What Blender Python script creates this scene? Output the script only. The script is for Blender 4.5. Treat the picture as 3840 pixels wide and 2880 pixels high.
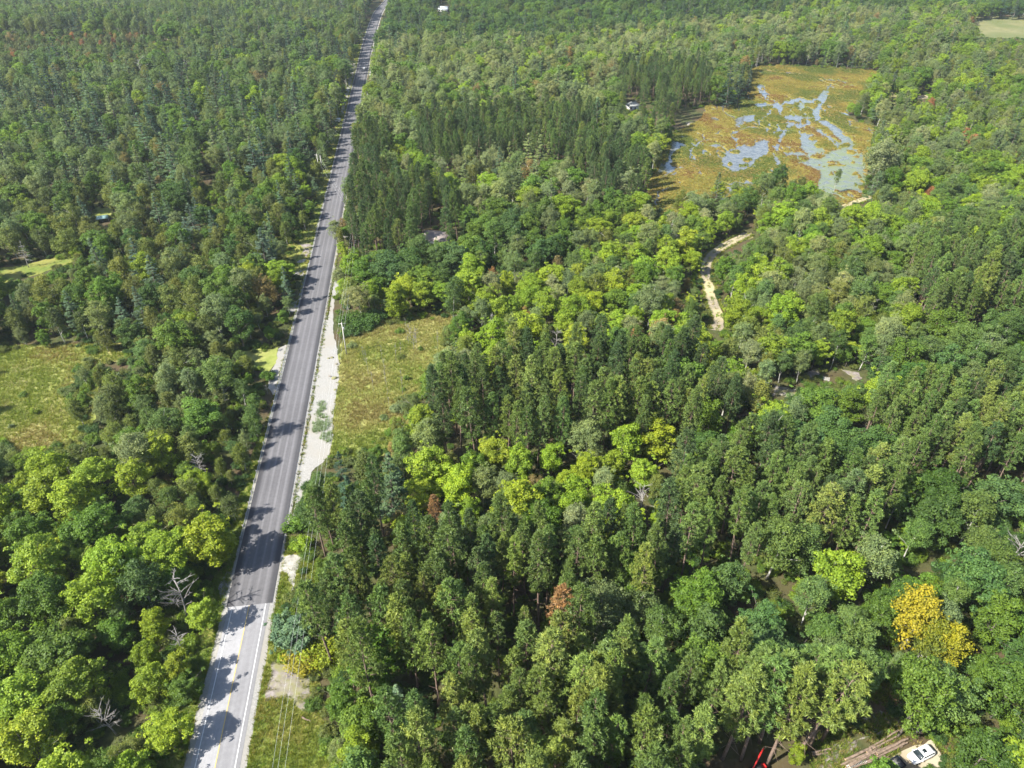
import bpy, math, random
import numpy as np
from mathutils import Vector, Matrix, Euler

R = math.radians
scene = bpy.context.scene
col = scene.collection
for _o in list(bpy.data.objects):
    bpy.data.objects.remove(_o, do_unlink=True)
random.seed(7)
rng = np.random.default_rng(11)

# ------------------------------------------------------------------ camera
CAM_H = 120.0
PITCH = R(35.1)
FPX = 2662.0                       # focal length in pixels of the 3840 x 2880 frame
cam_data = bpy.data.cameras.new("camera")
cam = bpy.data.objects.new("camera", cam_data)
col.objects.link(cam)
cam.location = (0, 0, CAM_H)
cam.rotation_euler = (R(90) - PITCH, 0, 0)
cam_data.sensor_fit = 'HORIZONTAL'
cam_data.sensor_width = 36.0
cam_data.lens = FPX / 3840 * 36
cam_data.clip_start = 0.5
cam_data.clip_end = 8000
scene.camera = cam

# ------------------------------------------------------------------ sky, sun, exposure
SUN_EL, SUN_DIR = R(45), Vector((0.88, 0.47, 0)).normalized()   # horizontal direction in which shadows fall
world = bpy.data.worlds.new("World")
scene.world = world
world.use_nodes = True
wn = world.node_tree
wn.nodes.clear()
sky = wn.nodes.new('ShaderNodeTexSky')
sky.sky_type = 'NISHITA'
sky.sun_disc = False
sky.sun_elevation = SUN_EL
sky.sun_rotation = math.atan2(-SUN_DIR.x, -SUN_DIR.y)
bg = wn.nodes.new('ShaderNodeBackground')
bg.inputs[1].default_value = 0.10
wo = wn.nodes.new('ShaderNodeOutputWorld')
wn.links.new(sky.outputs[0], bg.inputs[0])
wn.links.new(bg.outputs[0], wo.inputs[0])
sun_data = bpy.data.lights.new("sun", 'SUN')
sun_data.energy = 5.0
sun_data.angle = R(0.55)
sun_data.color = (1.0, 0.955, 0.87)
sun = bpy.data.objects.new("sun", sun_data)
col.objects.link(sun)
sd = Vector((SUN_DIR.x * math.cos(SUN_EL), SUN_DIR.y * math.cos(SUN_EL), -math.sin(SUN_EL)))
sun.rotation_euler = sd.to_track_quat('-Z', 'Y').to_euler()
sun.location = (-200, -100, 300)
vs = scene.view_settings
vs.view_transform = 'Standard'
vs.look = 'None'
vs.gamma = 1
vs.use_curve_mapping = False
vs.exposure = 1.45
scene.cycles.max_bounces = 5
scene.cycles.adaptive_threshold = 0.02
scene.cycles.diffuse_bounces = 2
scene.cycles.glossy_bounces = 2
scene.cycles.transmission_bounces = 3
scene.cycles.volume_bounces = 0
scene.cycles.transparent_max_bounces = 4

# ------------------------------------------------------------------ geometry of the view
CP, SP = math.cos(PITCH), math.sin(PITCH)
K = 3840 / 2212.0                  # surveyed coordinates were read off a 2212-wide copy


def terrain(x, y):
    """height of the land: flat by the road and the marsh, low rises farther off"""
    x = np.asarray(x, float); y = np.asarray(y, float)
    z = 14 * np.exp(-(((x - 120) / 260) ** 2 + ((y - 880) / 90) ** 2))
    z += 7 * np.exp(-(((x - 420) / 80) ** 2 + ((y - 640) / 70) ** 2))
    z += 10 * np.exp(-(((x + 420) / 180) ** 2 + ((y - 720) / 120) ** 2))
    z += 30 / (1 + np.exp(-(y - 1180) / 60.0))
    m_ = np.clip((np.hypot((x - 175) / 165, (y - 480) / 215) - 1.0) / 0.45, 0, 1)
    return z * m_ * m_ * (3 - 2 * m_)


def ground_at(px, py, z=0.0):
    """full-frame pixel -> the ground point it shows (at height z above datum)"""
    u = (px - 1920) / FPX
    v = (py - 1440) / FPX
    t = (CAM_H - z) / (SP + v * CP)
    return np.array([u * t, (CP - v * SP) * t, z])


def at(u, v, z=0.0):
    """the same from 2212-wide coordinates"""
    return ground_at(u * K, v * K, z)


def project(x, y, z):
    """world -> 2212-wide picture coordinates (arrays)"""
    dz = np.asarray(z) - CAM_H
    d = y * CP - dz * SP
    v = (-dz * CP - y * SP) / d
    return (1920 + FPX * x / d) / K, (1440 + FPX * v) / K, d


def crop(x0, y0, s, pts):
    """coordinates read off an enlarged crop -> 2212-wide coordinates"""
    return [((x0 + a * s) / K, (y0 + b * s) / K) for a, b in pts]


def in_poly(px, py, poly):
    px = np.asarray(px); py = np.asarray(py)
    c = np.zeros(px.shape, bool)
    n = len(poly)
    j = n - 1
    for i in range(n):
        xi, yi = poly[i]; xj, yj = poly[j]
        if yi != yj:
            k = ((yi > py) != (yj > py)) & (px < (xj - xi) * (py - yi) / (yj - yi) + xi)
            c ^= k
        j = i
    return c


def seg_dist(px, py, path):
    d = np.full(np.shape(px), 1e9)
    for (x0, y0), (x1, y1) in zip(path[:-1], path[1:]):
        dx, dy = x1 - x0, y1 - y0
        t = np.clip(((px - x0) * dx + (py - y0) * dy) / (dx * dx + dy * dy + 1e-9), 0, 1)
        d = np.minimum(d, np.hypot(px - x0 - t * dx, py - y0 - t * dy))
    return d


# smooth value noise for shapes
_NG = rng.random((64, 64))


def vnoise(x, y):
    x = np.asarray(x, float); y = np.asarray(y, float)
    xi = np.floor(x).astype(int); yi = np.floor(y).astype(int)
    fx = x - xi; fy = y - yi
    fx = fx * fx * (3 - 2 * fx); fy = fy * fy * (3 - 2 * fy)
    g = lambda a, b: _NG[a % 64, b % 64]
    return (g(xi, yi) * (1 - fx) + g(xi + 1, yi) * fx) * (1 - fy) + (g(xi, yi + 1) * (1 - fx) + g(xi + 1, yi + 1) * fx) * fy


def fbm(x, y, o=3):
    s = 0; a = 0.5
    for i in range(o):
        s = s + a * vnoise(x * 2 ** i + 17 * i, y * 2 ** i + 5 * i); a *= 0.5
    return s / (1 - 0.5 ** o)


# ------------------------------------------------------------------ materials
def new_mat(name):
    m = bpy.data.materials.new(name)
    m.use_nodes = True
    nt = m.node_tree
    nt.nodes.clear()
    out = nt.nodes.new('ShaderNodeOutputMaterial')
    return m, nt, out


def node(nt, t, **kw):
    n = nt.nodes.new(t)
    for k, v in kw.items():
        setattr(n, k, v)
    return n


def ramp(nt, fac, stops):
    r = nt.nodes.new('ShaderNodeValToRGB')
    while len(r.color_ramp.elements) < len(stops):
        r.color_ramp.elements.new(0.5)
    for e, (p, c) in zip(r.color_ramp.elements, stops):
        e.position = p
        e.color = (*c, 1)
    nt.links.new(fac, r.inputs[0])
    return r.outputs[0]


def noise(nt, scale, detail=4, rough=0.6, vec=None, dist=0.0):
    n = nt.nodes.new('ShaderNodeTexNoise')
    n.inputs['Scale'].default_value = scale
    n.inputs['Detail'].default_value = detail
    n.inputs['Roughness'].default_value = rough
    n.inputs['Distortion'].default_value = dist
    if vec is None:
        g = nt.nodes.new('ShaderNodeNewGeometry')
        vec = g.outputs['Position']
    nt.links.new(vec, n.inputs['Vector'])
    return n.outputs['Fac']


def mixc(nt, fac, a, b, mode='MIX'):
    m = nt.nodes.new('ShaderNodeMix')
    m.data_type = 'RGBA'
    m.blend_type = mode
    for s, v in ((m.inputs[0], fac), (m.inputs[6], a), (m.inputs[7], b)):
        if hasattr(v, 'is_linked') or isinstance(v, bpy.types.NodeSocket):
            nt.links.new(v, s)
        elif isinstance(v, (int, float)):
            s.default_value = v
        else:
            s.default_value = (*v, 1)
    return m.outputs[2]


def mathn(nt, op, a, b=None, clamp=False):
    m = nt.nodes.new('ShaderNodeMath')
    m.operation = op
    m.use_clamp = clamp
    for s, v in zip(m.inputs, (a, b)):
        if v is None:
            continue
        if isinstance(v, bpy.types.NodeSocket):
            nt.links.new(v, s)
        else:
            s.default_value = v
    return m.outputs[0]


def bsdf(nt, out, colour, rough=0.9, spec=0.2, metal=0.0, bump=None, bump_d=0.05, bump_s=0.6):
    p = nt.nodes.new('ShaderNodeBsdfPrincipled')
    if isinstance(colour, bpy.types.NodeSocket):
        nt.links.new(colour, p.inputs['Base Color'])
    else:
        p.inputs['Base Color'].default_value = (*colour, 1)
    p.inputs['Roughness'].default_value = rough
    p.inputs['Specular IOR Level'].default_value = spec
    p.inputs['Metallic'].default_value = metal
    if bump is not None:
        b = nt.nodes.new('ShaderNodeBump')
        b.inputs['Strength'].default_value = bump_s
        b.inputs['Distance'].default_value = bump_d
        nt.links.new(bump, b.inputs['Height'])
        nt.links.new(b.outputs[0], p.inputs['Normal'])
    nt.links.new(p.outputs[0], out.inputs[0])
    return p


def noisy(name, c0, c1, scale=1.0, rough=0.9, spec=0.15, bump_d=0.04, detail=6, c2=None, big=0.08, metal=0.0):
    """two-tone procedural surface: fine grain between c0 and c1, broad patches towards c2"""
    m, nt, out = new_mat(name)
    f = noise(nt, scale, detail, 0.65)
    c = ramp(nt, f, [(0.32, c0), (0.68, c1)])
    if c2 is not None:
        c = mixc(nt, ramp(nt, noise(nt, big, 3, 0.5), [(0.42, (0, 0, 0)), (0.62, (1, 1, 1))]), c, c2)
    bsdf(nt, out, c, rough, spec, metal, f, bump_d)
    return m


def leaf_material(name, trans=0.28, sheen=0.25, rough=0.55, lo=(0.62, 0.68, 0.75), hi=(1.5, 1.35, 1.05)):
    """foliage: colour from the plant's own tint, leaf to leaf variation, some light passing through"""
    m, nt, out = new_mat(name)
    t = node(nt, 'ShaderNodeAttribute', attribute_type='INSTANCER', attribute_name='tint')
    v = node(nt, 'ShaderNodeAttribute', attribute_type='GEOMETRY', attribute_name='leaf')
    c = mixc(nt, 1.0, t.outputs['Color'], ramp(nt, v.outputs['Fac'], [(0.0, lo), (0.5, (1, 1, 1)), (1.0, hi)]), 'MULTIPLY')
    p = nt.nodes.new('ShaderNodeBsdfPrincipled')
    p.inputs['Roughness'].default_value = rough
    p.inputs['Specular IOR Level'].default_value = sheen
    nt.links.new(c, p.inputs['Base Color'])
    tr = nt.nodes.new('ShaderNodeBsdfTranslucent')
    tc = mixc(nt, 1.0, c, (1.25, 1.3, 0.6), 'MULTIPLY')
    nt.links.new(tc, tr.inputs[0])
    mx = nt.nodes.new('ShaderNodeMixShader')
    mx.inputs[0].default_value = trans
    nt.links.new(p.outputs[0], mx.inputs[1])
    nt.links.new(tr.outputs[0], mx.inputs[2])
    nt.links.new(mx.outputs[0], out.inputs[0])
    return m


M = {}
M['leaf'] = leaf_material('broad_leaves', 0.30, 0.22)
M['needle'] = leaf_material('pine_needles', 0.16, 0.30)
M['blade'] = leaf_material('grass_blades', 0.35, 0.12, 0.6, (.85, .87, .85), (1.2, 1.15, 1.05))
M['bark_pine'] = noisy('reddish_grey_bark', (0.11, 0.075, 0.055), (0.23, 0.17, 0.135), 3.0)
M['bark'] = noisy('grey_brown_bark', (0.07, 0.06, 0.05), (0.17, 0.15, 0.125), 3.0)
M['bark_pale'] = noisy('pale_grey_bark', (0.22, 0.21, 0.18), (0.48, 0.47, 0.42), 2.0)
M['bark_dead'] = noisy('weathered_grey_wood', (0.15, 0.14, 0.125), (0.30, 0.285, 0.26), 2.0)
M['log'] = noisy('felled_log_bark', (0.10, 0.075, 0.055), (0.28, 0.21, 0.16), 2.2, bump_d=0.03)
M['log_end'] = noisy('cut_wood', (0.36, 0.24, 0.13), (0.52, 0.38, 0.22), 9.0)
M['brush'] = noisy('dead_orange_brush', (0.20, 0.10, 0.05), (0.40, 0.25, 0.15), 3.0)
M['forest_floor'] = noisy('forest_floor', (0.030, 0.038, 0.012), (0.075, 0.085, 0.028), 0.55, c2=(0.075, 0.055, 0.030), bump_d=0.25)
M['verge'] = noisy('verge_turf', (0.075, 0.115, 0.02), (0.155, 0.19, 0.038), 0.8, c2=(0.20, 0.195, 0.05), bump_d=0.12, big=0.12)
M['meadow'] = noisy('wet_meadow_turf', (0.14, 0.175, 0.035), (0.24, 0.26, 0.07), 0.35, c2=(0.28, 0.26, 0.095), bump_d=0.2, big=0.05)
M['sand_meadow'] = noisy('dry_straw_patch', (0.16, 0.155, 0.06), (0.225, 0.205, 0.085), 0.5, bump_d=0.05)
M['hay'] = noisy('cut_hay', (0.12, 0.125, 0.05), (0.19, 0.18, 0.085), 0.12, bump_d=0.1, c2=(0.11, 0.125, 0.045), big=0.03)
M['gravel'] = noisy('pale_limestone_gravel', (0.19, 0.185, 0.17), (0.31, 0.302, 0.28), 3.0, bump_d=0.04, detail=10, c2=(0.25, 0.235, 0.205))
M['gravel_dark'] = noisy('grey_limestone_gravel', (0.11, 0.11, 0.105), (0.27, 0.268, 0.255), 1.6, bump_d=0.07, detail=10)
m, nt, out = new_mat('stony_soil')
f = noise(nt, 1.4, 9, 0.75)
c = ramp(nt, f, [(0.40, (0.05, 0.045, 0.025)), (0.50, (0.17, 0.15, 0.12)), (0.62, (0.27, 0.255, 0.23))])
bsdf(nt, out, c, 0.95, 0.1, 0, f, 0.15)
M['stony'] = m
M['sand'] = noisy('sandy_track', (0.17, 0.145, 0.10), (0.30, 0.255, 0.19), 0.9, bump_d=0.05, c2=(0.36, 0.31, 0.18))
M['yard'] = noisy('packed_sand_yard', (0.22, 0.175, 0.115), (0.32, 0.26, 0.175), 0.7, bump_d=0.03, c2=(0.34, 0.30, 0.22))
M['rock'] = noisy('pinkish_grey_bedrock', (0.11, 0.095, 0.085), (0.27, 0.24, 0.225), 0.7, bump_d=0.12, detail=9, c2=(0.17, 0.165, 0.07), big=0.4)
M['rock_pale'] = noisy('pale_bedrock', (0.19, 0.18, 0.155), (0.36, 0.35, 0.31), 0.9, bump_d=0.12, detail=9)
M['steel'] = noisy('galvanised_steel', (0.42, 0.43, 0.44), (0.58, 0.59, 0.60), 6.0, rough=0.45, spec=0.5, metal=0.6, bump_d=0.001)
M['post'] = noisy('weathered_post', (0.18, 0.165, 0.15), (0.34, 0.31, 0.28), 4.0)
M['pole'] = noisy('utility_pole_wood', (0.34, 0.32, 0.28), (0.56, 0.53, 0.48), 3.0)
M['wire'] = noisy('aluminium_wire', (0.50, 0.52, 0.50), (0.66, 0.68, 0.66), 4.0, rough=0.5, spec=0.4, bump_d=0.001)
M['ceramic'] = noisy('glazed_insulator', (0.20, 0.16, 0.13), (0.30, 0.25, 0.2), 6.0, rough=0.25, spec=0.5, bump_d=0.001)
M['car_white'] = noisy('white_car_paint', (0.78, 0.79, 0.80), (0.82, 0.83, 0.84), 3.0, rough=0.22, spec=0.55, bump_d=0.0005)
M['car_dark'] = noisy('dark_blue_car_paint', (0.012, 0.018, 0.028), (0.02, 0.028, 0.04), 3.0, rough=0.25, spec=0.55, bump_d=0.0005)
M['glass'] = noisy('tinted_glass', (0.015, 0.022, 0.026), (0.03, 0.04, 0.045), 2.0, rough=0.06, spec=0.7, bump_d=0.0002)
M['rubber'] = noisy('tyre_rubber', (0.015, 0.015, 0.015), (0.035, 0.034, 0.033), 8.0, rough=0.85, bump_d=0.003)
M['alloy'] = noisy('wheel_alloy', (0.40, 0.41, 0.42), (0.55, 0.56, 0.57), 9.0, rough=0.35, spec=0.5, metal=0.7, bump_d=0.001)
M['lamp'] = noisy('lamp_lens', (0.60, 0.62, 0.64), (0.75, 0.76, 0.78), 9.0, rough=0.15, spec=0.6, bump_d=0.001)
M['lamp_red'] = noisy('red_lamp_lens', (0.35, 0.015, 0.012), (0.45, 0.03, 0.02), 9.0, rough=0.2, spec=0.6, bump_d=0.001)
M['red'] = noisy('red_machine_paint', (0.42, 0.012, 0.010), (0.56, 0.03, 0.025), 3.0, rough=0.4, spec=0.45, bump_d=0.002)
M['shingle'] = noisy('brown_grey_shingles', (0.20, 0.165, 0.145), (0.32, 0.28, 0.255), 2.2, bump_d=0.02)
M['shingle_grey'] = noisy('grey_shingles', (0.19, 0.20, 0.19), (0.32, 0.33, 0.31), 2.2, bump_d=0.02)
M['roof_white'] = noisy('pale_metal_roof', (0.46, 0.50, 0.56), (0.60, 0.63, 0.68), 1.5, rough=0.4, spec=0.4, bump_d=0.004)
M['siding'] = noisy('white_siding', (0.64, 0.63, 0.60), (0.76, 0.75, 0.72), 1.5, rough=0.6, bump_d=0.006)
M['canvas'] = noisy('pale_turquoise_canvas', (0.16, 0.27, 0.26), (0.24, 0.36, 0.345), 1.2, rough=0.6, bump_d=0.03)

# old and new asphalt take the lengthwise and crosswise road coordinate from the mesh
def asphalt(name, base, wheel, edge, streak, left_pale=None):
    m, nt, out = new_mat(name)
    a = node(nt, 'ShaderNodeAttribute', attribute_type='GEOMETRY', attribute_name='lane')
    sx = nt.nodes.new('ShaderNodeSeparateXYZ')
    nt.links.new(a.outputs['Vector'], sx.inputs[0])
    x = sx.outputs[0]
    ax = mathn(nt, 'ABSOLUTE', x)
    # two wheel tracks per lane, worn smooth and paler
    w1 = mathn(nt, 'ABSOLUTE', mathn(nt, 'SUBTRACT', mathn(nt, 'ABSOLUTE', mathn(nt, 'SUBTRACT', ax, 1.75)), 0.85))
    track = ramp(nt, w1, [(0.05, (1, 1, 1)), (0.42, (0, 0, 0))])
    mp = nt.nodes.new('ShaderNodeMapping')
    mp.inputs['Scale'].default_value = (2.2, 0.02, 1)
    nt.links.new(a.outputs['Vector'], mp.inputs[0])
    st = noise(nt, 1.0, 6, 0.7, mp.outputs[0])
    fine = noise(nt, 1.2, 8, 0.75)
    big = noise(nt, 0.06, 3, 0.5)
    c = mixc(nt, track, base, wheel)
    c = mixc(nt, ramp(nt, mathn(nt, 'SUBTRACT', ax, 3.0), [(0.15, (0, 0, 0)), (0.75, (1, 1, 1))]), c, edge)
    if left_pale is not None:
        c = mixc(nt, ramp(nt, x, [(0.0, (1, 1, 1)), (0.12, (0, 0, 0))]), c, left_pale)
    c = mixc(nt, 1.0, c, ramp(nt, st, [(0.3, (1 - streak,) * 3), (0.7, (1 + streak * 0.6,) * 3)]), 'MULTIPLY')
    c = mixc(nt, 1.0, c, ramp(nt, fine, [(0.3, (0.86,) * 3), (0.7, (1.1,) * 3)]), 'MULTIPLY')
    c = mixc(nt, 1.0, c, ramp(nt, big, [(0.35, (0.9,) * 3), (0.65, (1.06,) * 3)]), 'MULTIPLY')
    bsdf(nt, out, c, 0.85, 0.25, 0, fine, 0.01)
    return m


M['asphalt_new'] = asphalt('fresh_grey_asphalt', (0.108, 0.105, 0.110), (0.142, 0.138, 0.144), (0.055, 0.054, 0.058), 0.18)
M['asphalt_old'] = asphalt('bleached_old_asphalt', (0.195, 0.193, 0.20), (0.215, 0.213, 0.22), (0.18, 0.178, 0.182), 0.10, (0.272, 0.27, 0.278))


def paint(name, c, d):
    m, nt, out = new_mat(name)
    f = noise(nt, 2.5, 6, 0.7)
    bsdf(nt, out, ramp(nt, f, [(0.34, d), (0.5, c)]), 0.6, 0.3)
    return m


M['paint_white'] = paint('white_road_paint', (0.60, 0.60, 0.60), (0.42, 0.42, 0.42))
M['paint_yellow'] = paint('yellow_road_paint', (0.55, 0.38, 0.07), (0.42, 0.33, 0.15))

m, nt, out = new_mat('marsh_water')
f = noise(nt, 0.05, 5, 0.6)
alg = ramp(nt, f, [(0.46, (0, 0, 0)), (0.60, (1, 1, 1))])
reg = node(nt, 'ShaderNodeAttribute', attribute_type='GEOMETRY', attribute_name='algae')
k = mathn(nt, 'MULTIPLY', reg.outputs['Fac'], ramp(nt, noise(nt, 0.22, 5, 0.65), [(0.36, (0, 0, 0)), (0.55, (1, 1, 1))]), True)
base = mixc(nt, mathn(nt, 'MULTIPLY', k, 0.75), mixc(nt, ramp(nt, noise(nt, 0.35, 6, 0.7), [(0.40, (0, 0, 0)), (0.62, (1, 1, 1))]), (0.075, 0.082, 0.08), (0.15, 0.155, 0.145)), (0.15, 0.185, 0.075))
p = bsdf(nt, out, base, 0.06, 0.5, 0, noise(nt, 2.0, 3, 0.5), 0.006, 0.25)
rr = mixc(nt, k, (0.10, 0.10, 0.10), (0.5, 0.5, 0.5))
nt.links.new(rr, p.inputs['Roughness'])
M['water'] = m

m, nt, out = new_mat('sedge_mat')
f = noise(nt, 0.9, 6, 0.7)
c = ramp(nt, noise(nt, 0.035, 6, 0.68), [(0.34, (0.075, 0.10, 0.022)), (0.44, (0.13, 0.135, 0.032)), (0.52, (0.20, 0.165, 0.04)), (0.58, (0.15, 0.10, 0.036)), (0.68, (0.22, 0.205, 0.05))])
c = mixc(nt, 1.0, c, ramp(nt, f, [(0.3, (0.62, 0.62, 0.6)), (0.7, (1.2, 1.2, 1.2))]), 'MULTIPLY')
bsdf(nt, out, c, 0.95, 0.05, 0, f, 0.25)
M['sedge'] = m


# ------------------------------------------------------------------ mesh helpers
def link(o, parent=None):
    col.objects.link(o)
    if parent is not None:
        o.parent = parent
    return o


def tag(o, label=None, cat=None, group=None, kind=None):
    if label: o['label'] = label
    if cat: o['category'] = cat
    if group: o['group'] = group
    if kind: o['kind'] = kind
    return o


def empty(name, loc, rz=0.0):
    o = bpy.data.objects.new(name, None)
    o.empty_display_size = 0.5
    o.location = loc
    o.rotation_euler = (0, 0, rz)
    return link(o)


class MB:
    """collects vertices and faces (numpy), with a per-vertex value and a per-face material slot"""

    def __init__(self):
        self.v, self.q, self.t, self.a, self.n = [], [], [], [], 0
        self.qm, self.tm = [], []

    def add(self, v, quads=None, tris=None, val=0.5, slot=0):
        v = np.asarray(v, float).reshape(-1, 3)
        self.v.append(v)
        self.a.append(np.broadcast_to(np.asarray(val, float), (len(v),)))
        if quads is not None and len(quads):
            self.q.append(np.asarray(quads, int) + self.n); self.qm.append(np.full(len(quads), slot))
        if tris is not None and len(tris):
            self.t.append(np.asarray(tris, int) + self.n); self.tm.append(np.full(len(tris), slot))
        self.n += len(v)

    def tube(self, path, radii, sides=6, val=0.5, slot=0, cap=True):
        path = np.asarray(path, float)
        n = len(path)
        d = np.gradient(path, axis=0)
        d /= np.linalg.norm(d, axis=1)[:, None] + 1e-9
        ref = np.array([0, 0, 1.0]) if abs(d[0][2]) < 0.9 else np.array([1.0, 0, 0])
        ang = np.linspace(0, 2 * math.pi, sides, endpoint=False)
        vs_ = []
        for i in range(n):
            s = np.cross(d[i], ref); s /= np.linalg.norm(s) + 1e-9
            u = np.cross(s, d[i])
            vs_.append(path[i] + radii[i] * (np.cos(ang)[:, None] * s + np.sin(ang)[:, None] * u))
        vs_ = np.concatenate(vs_)
        q = []
        for i in range(n - 1):
            for k in range(sides):
                k2 = (k + 1) % sides
                q.append((i * sides + k, i * sides + k2, (i + 1) * sides + k2, (i + 1) * sides + k))
        t = []
        if cap:
            for b in (0, (n - 1) * sides):
                for k in range(1, sides - 1):
                    t.append((b, b + k, b + k + 1) if b else (b, b + k + 1, b + k))
        self.add(vs_, q, t, val, slot)

    def box(self, c, s, rz=0.0, slot=0, taper=1.0, val=0.5):
        x, y, z = np.array(s) / 2.0
        v = np.array([(-x, -y, -z), (x, -y, -z), (x, y, -z), (-x, y, -z), (-x * taper, -y * taper, z), (x * taper, -y * taper, z), (x * taper, y * taper, z), (-x * taper, y * taper, z)])
        cr, sr = math.cos(rz), math.sin(rz)
        v = np.stack([v[:, 0] * cr - v[:, 1] * sr, v[:, 0] * sr + v[:, 1] * cr, v[:, 2]], 1) + np.array(c)
        self.add(v, [(0, 3, 2, 1), (4, 5, 6, 7), (0, 1, 5, 4), (1, 2, 6, 5), (2, 3, 7, 6), (3, 0, 4, 7)], None, val, slot)

    def cards(self, c, nrm, l, w, fold=0.18, val=None, slot=0, tan=None):
        """leaf clumps: folded diamonds at points c facing nrm"""
        c = np.asarray(c); n = len(c)
        nrm = nrm / (np.linalg.norm(nrm, axis=1)[:, None] + 1e-9)
        r_ = rng.normal(size=(n, 3)) if tan is None else tan
        t = r_ - (r_ * nrm).sum(1)[:, None] * nrm
        t /= np.linalg.norm(t, axis=1)[:, None] + 1e-9
        b = np.cross(nrm, t)
        l = np.broadcast_to(np.asarray(l, float), (n,))[:, None] / 2
        w = np.broadcast_to(np.asarray(w, float), (n,))[:, None] / 2
        f = nrm * w * fold * 2
        v = np.stack([c - t * l, c + b * w + f * 0 - f, c + t * l, c - b * w - f], 1).reshape(-1, 3)
        q = np.arange(4 * n).reshape(n, 4)
        if val is None:
            val = rng.random(n)
        self.add(v, q, None, np.repeat(val, 4), slot)

    def mesh(self, name, mats, smooth=False):
        me = bpy.data.meshes.new(name)
        V = np.concatenate(self.v)
        nq = sum(len(x) for x in self.q); nt_ = sum(len(x) for x in self.t)
        loops, starts, slots = [], [], []
        if nq:
            loops.append(np.concatenate(self.q).ravel()); starts.append(np.arange(nq) * 4); slots.append(np.concatenate(self.qm))
        if nt_:
            loops.append(np.concatenate(self.t).ravel()); starts.append(nq * 4 + np.arange(nt_) * 3); slots.append(np.concatenate(self.tm))
        loops = np.concatenate(loops); starts = np.concatenate(starts); slots = np.concatenate(slots)
        me.vertices.add(len(V)); me.vertices.foreach_set('co', V.ravel())
        me.loops.add(len(loops)); me.loops.foreach_set('vertex_index', loops.astype(np.int32))
        me.polygons.add(len(starts)); me.polygons.foreach_set('loop_start', starts.astype(np.int32))
        for m_ in (mats if isinstance(mats, (list, tuple)) else [mats]):
            me.materials.append(m_)
        me.polygons.foreach_set('material_index', slots.astype(np.int32))
        at_ = me.attributes.new('leaf', 'FLOAT', 'POINT')
        at_.data.foreach_set('value', np.concatenate(self.a).astype(np.float32))
        me.update(calc_edges=True)
        me.validate()
        if smooth:
            me.polygons.foreach_set('use_smooth', np.ones(len(me.polygons), bool))
        return me

    def build(self, name, mats, parent=None, smooth=False, loc=None):
        o = bpy.data.objects.new(name, self.mesh(name, mats, smooth))
        if loc is not None:
            o.location = loc
        return link(o, parent)


def bevel(o, w=0.03, seg=2):
    md = o.modifiers.new('bevel', 'BEVEL')
    md.width = w; md.segments = seg; md.limit_method = 'ANGLE'
    return o


# ------------------------------------------------------------------ the land
def build_ground():
    ys = np.concatenate([np.linspace(-150, 200, 40), np.linspace(210, 900, 70), np.linspace(920, 1700, 40), np.array([2200, 3000, 4500, 7000.])])
    xs = np.concatenate([np.array([-6000, -3500, -2200.]), np.linspace(-1500, -500, 26), np.linspace(-480, 480, 97), np.linspace(500, 1500, 26), np.array([2200, 3500, 6000.])])
    X, Y = np.meshgrid(xs, ys)
    Z = terrain(X, Y)
    V = np.stack([X, Y, Z], -1).reshape(-1, 3)
    nx = len(xs)
    i, j = np.meshgrid(np.arange(len(ys) - 1), np.arange(nx - 1), indexing='ij')
    a = (i * nx + j).ravel()
    b = MB()
    b.add(V, np.stack([a, a + 1, a + nx + 1, a + nx], 1))
    return tag(b.build('ground', M['forest_floor'], smooth=True), 'dark leaf-littered forest floor between the trees', 'ground', kind='structure')


build_ground()

# road centre line: straight, with a slight swing where it crests far off
RA = ground_at(795, 2935)[:2]
RB = ground_at(1369, 217)[:2]
rdir = (RB - RA) / np.linalg.norm(RB - RA)
rnor = np.array([rdir[1], -rdir[0]])            # to the right of travel
ROAD = [RA - rdir * 60, RA]
s_end = np.linalg.norm(RB - RA)
for t in np.linspace(0, 1, 90)[1:]:
    ROAD.append(RA + rdir * s_end * t)
for i in range(1, 40):
    s = i * 10.0
    ROAD.append(RB + rdir * s + rnor * (0.00012 * s * s))
ROAD = np.array(ROAD)
ROAD_D = np.gradient(ROAD, axis=0); ROAD_D /= np.linalg.norm(ROAD_D, axis=1)[:, None]
ROAD_N = np.stack([ROAD_D[:, 1], -ROAD_D[:, 0]], 1)
ROAD_S = np.concatenate([[0], np.cumsum(np.linalg.norm(np.diff(ROAD, axis=0), axis=1))]) - 60.0    # metres past the frame edge


def along(s, off=0.0, z=0.0):
    p = np.array([np.interp(s, ROAD_S, ROAD[:, 0]), np.interp(s, ROAD_S, ROAD[:, 1])])
    d = np.array([np.interp(s, ROAD_S, ROAD_N[:, 0]), np.interp(s, ROAD_S, ROAD_N[:, 1])])
    p = p + d * off
    return np.array([p[0], p[1], z + float(terrain(p[0], p[1]))])


def s_of(px, py):
    """distance along the road of a full-frame pixel"""
    g = ground_at(px, py)[:2]
    return float(np.dot(g - RA, rdir))


def off_of(px, py):
    g = ground_at(px, py)[:2]
    return float(np.dot(g - RA, rnor))


S_SEAM = s_of(940, 2270)
Z_ROAD = 0.16


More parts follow.
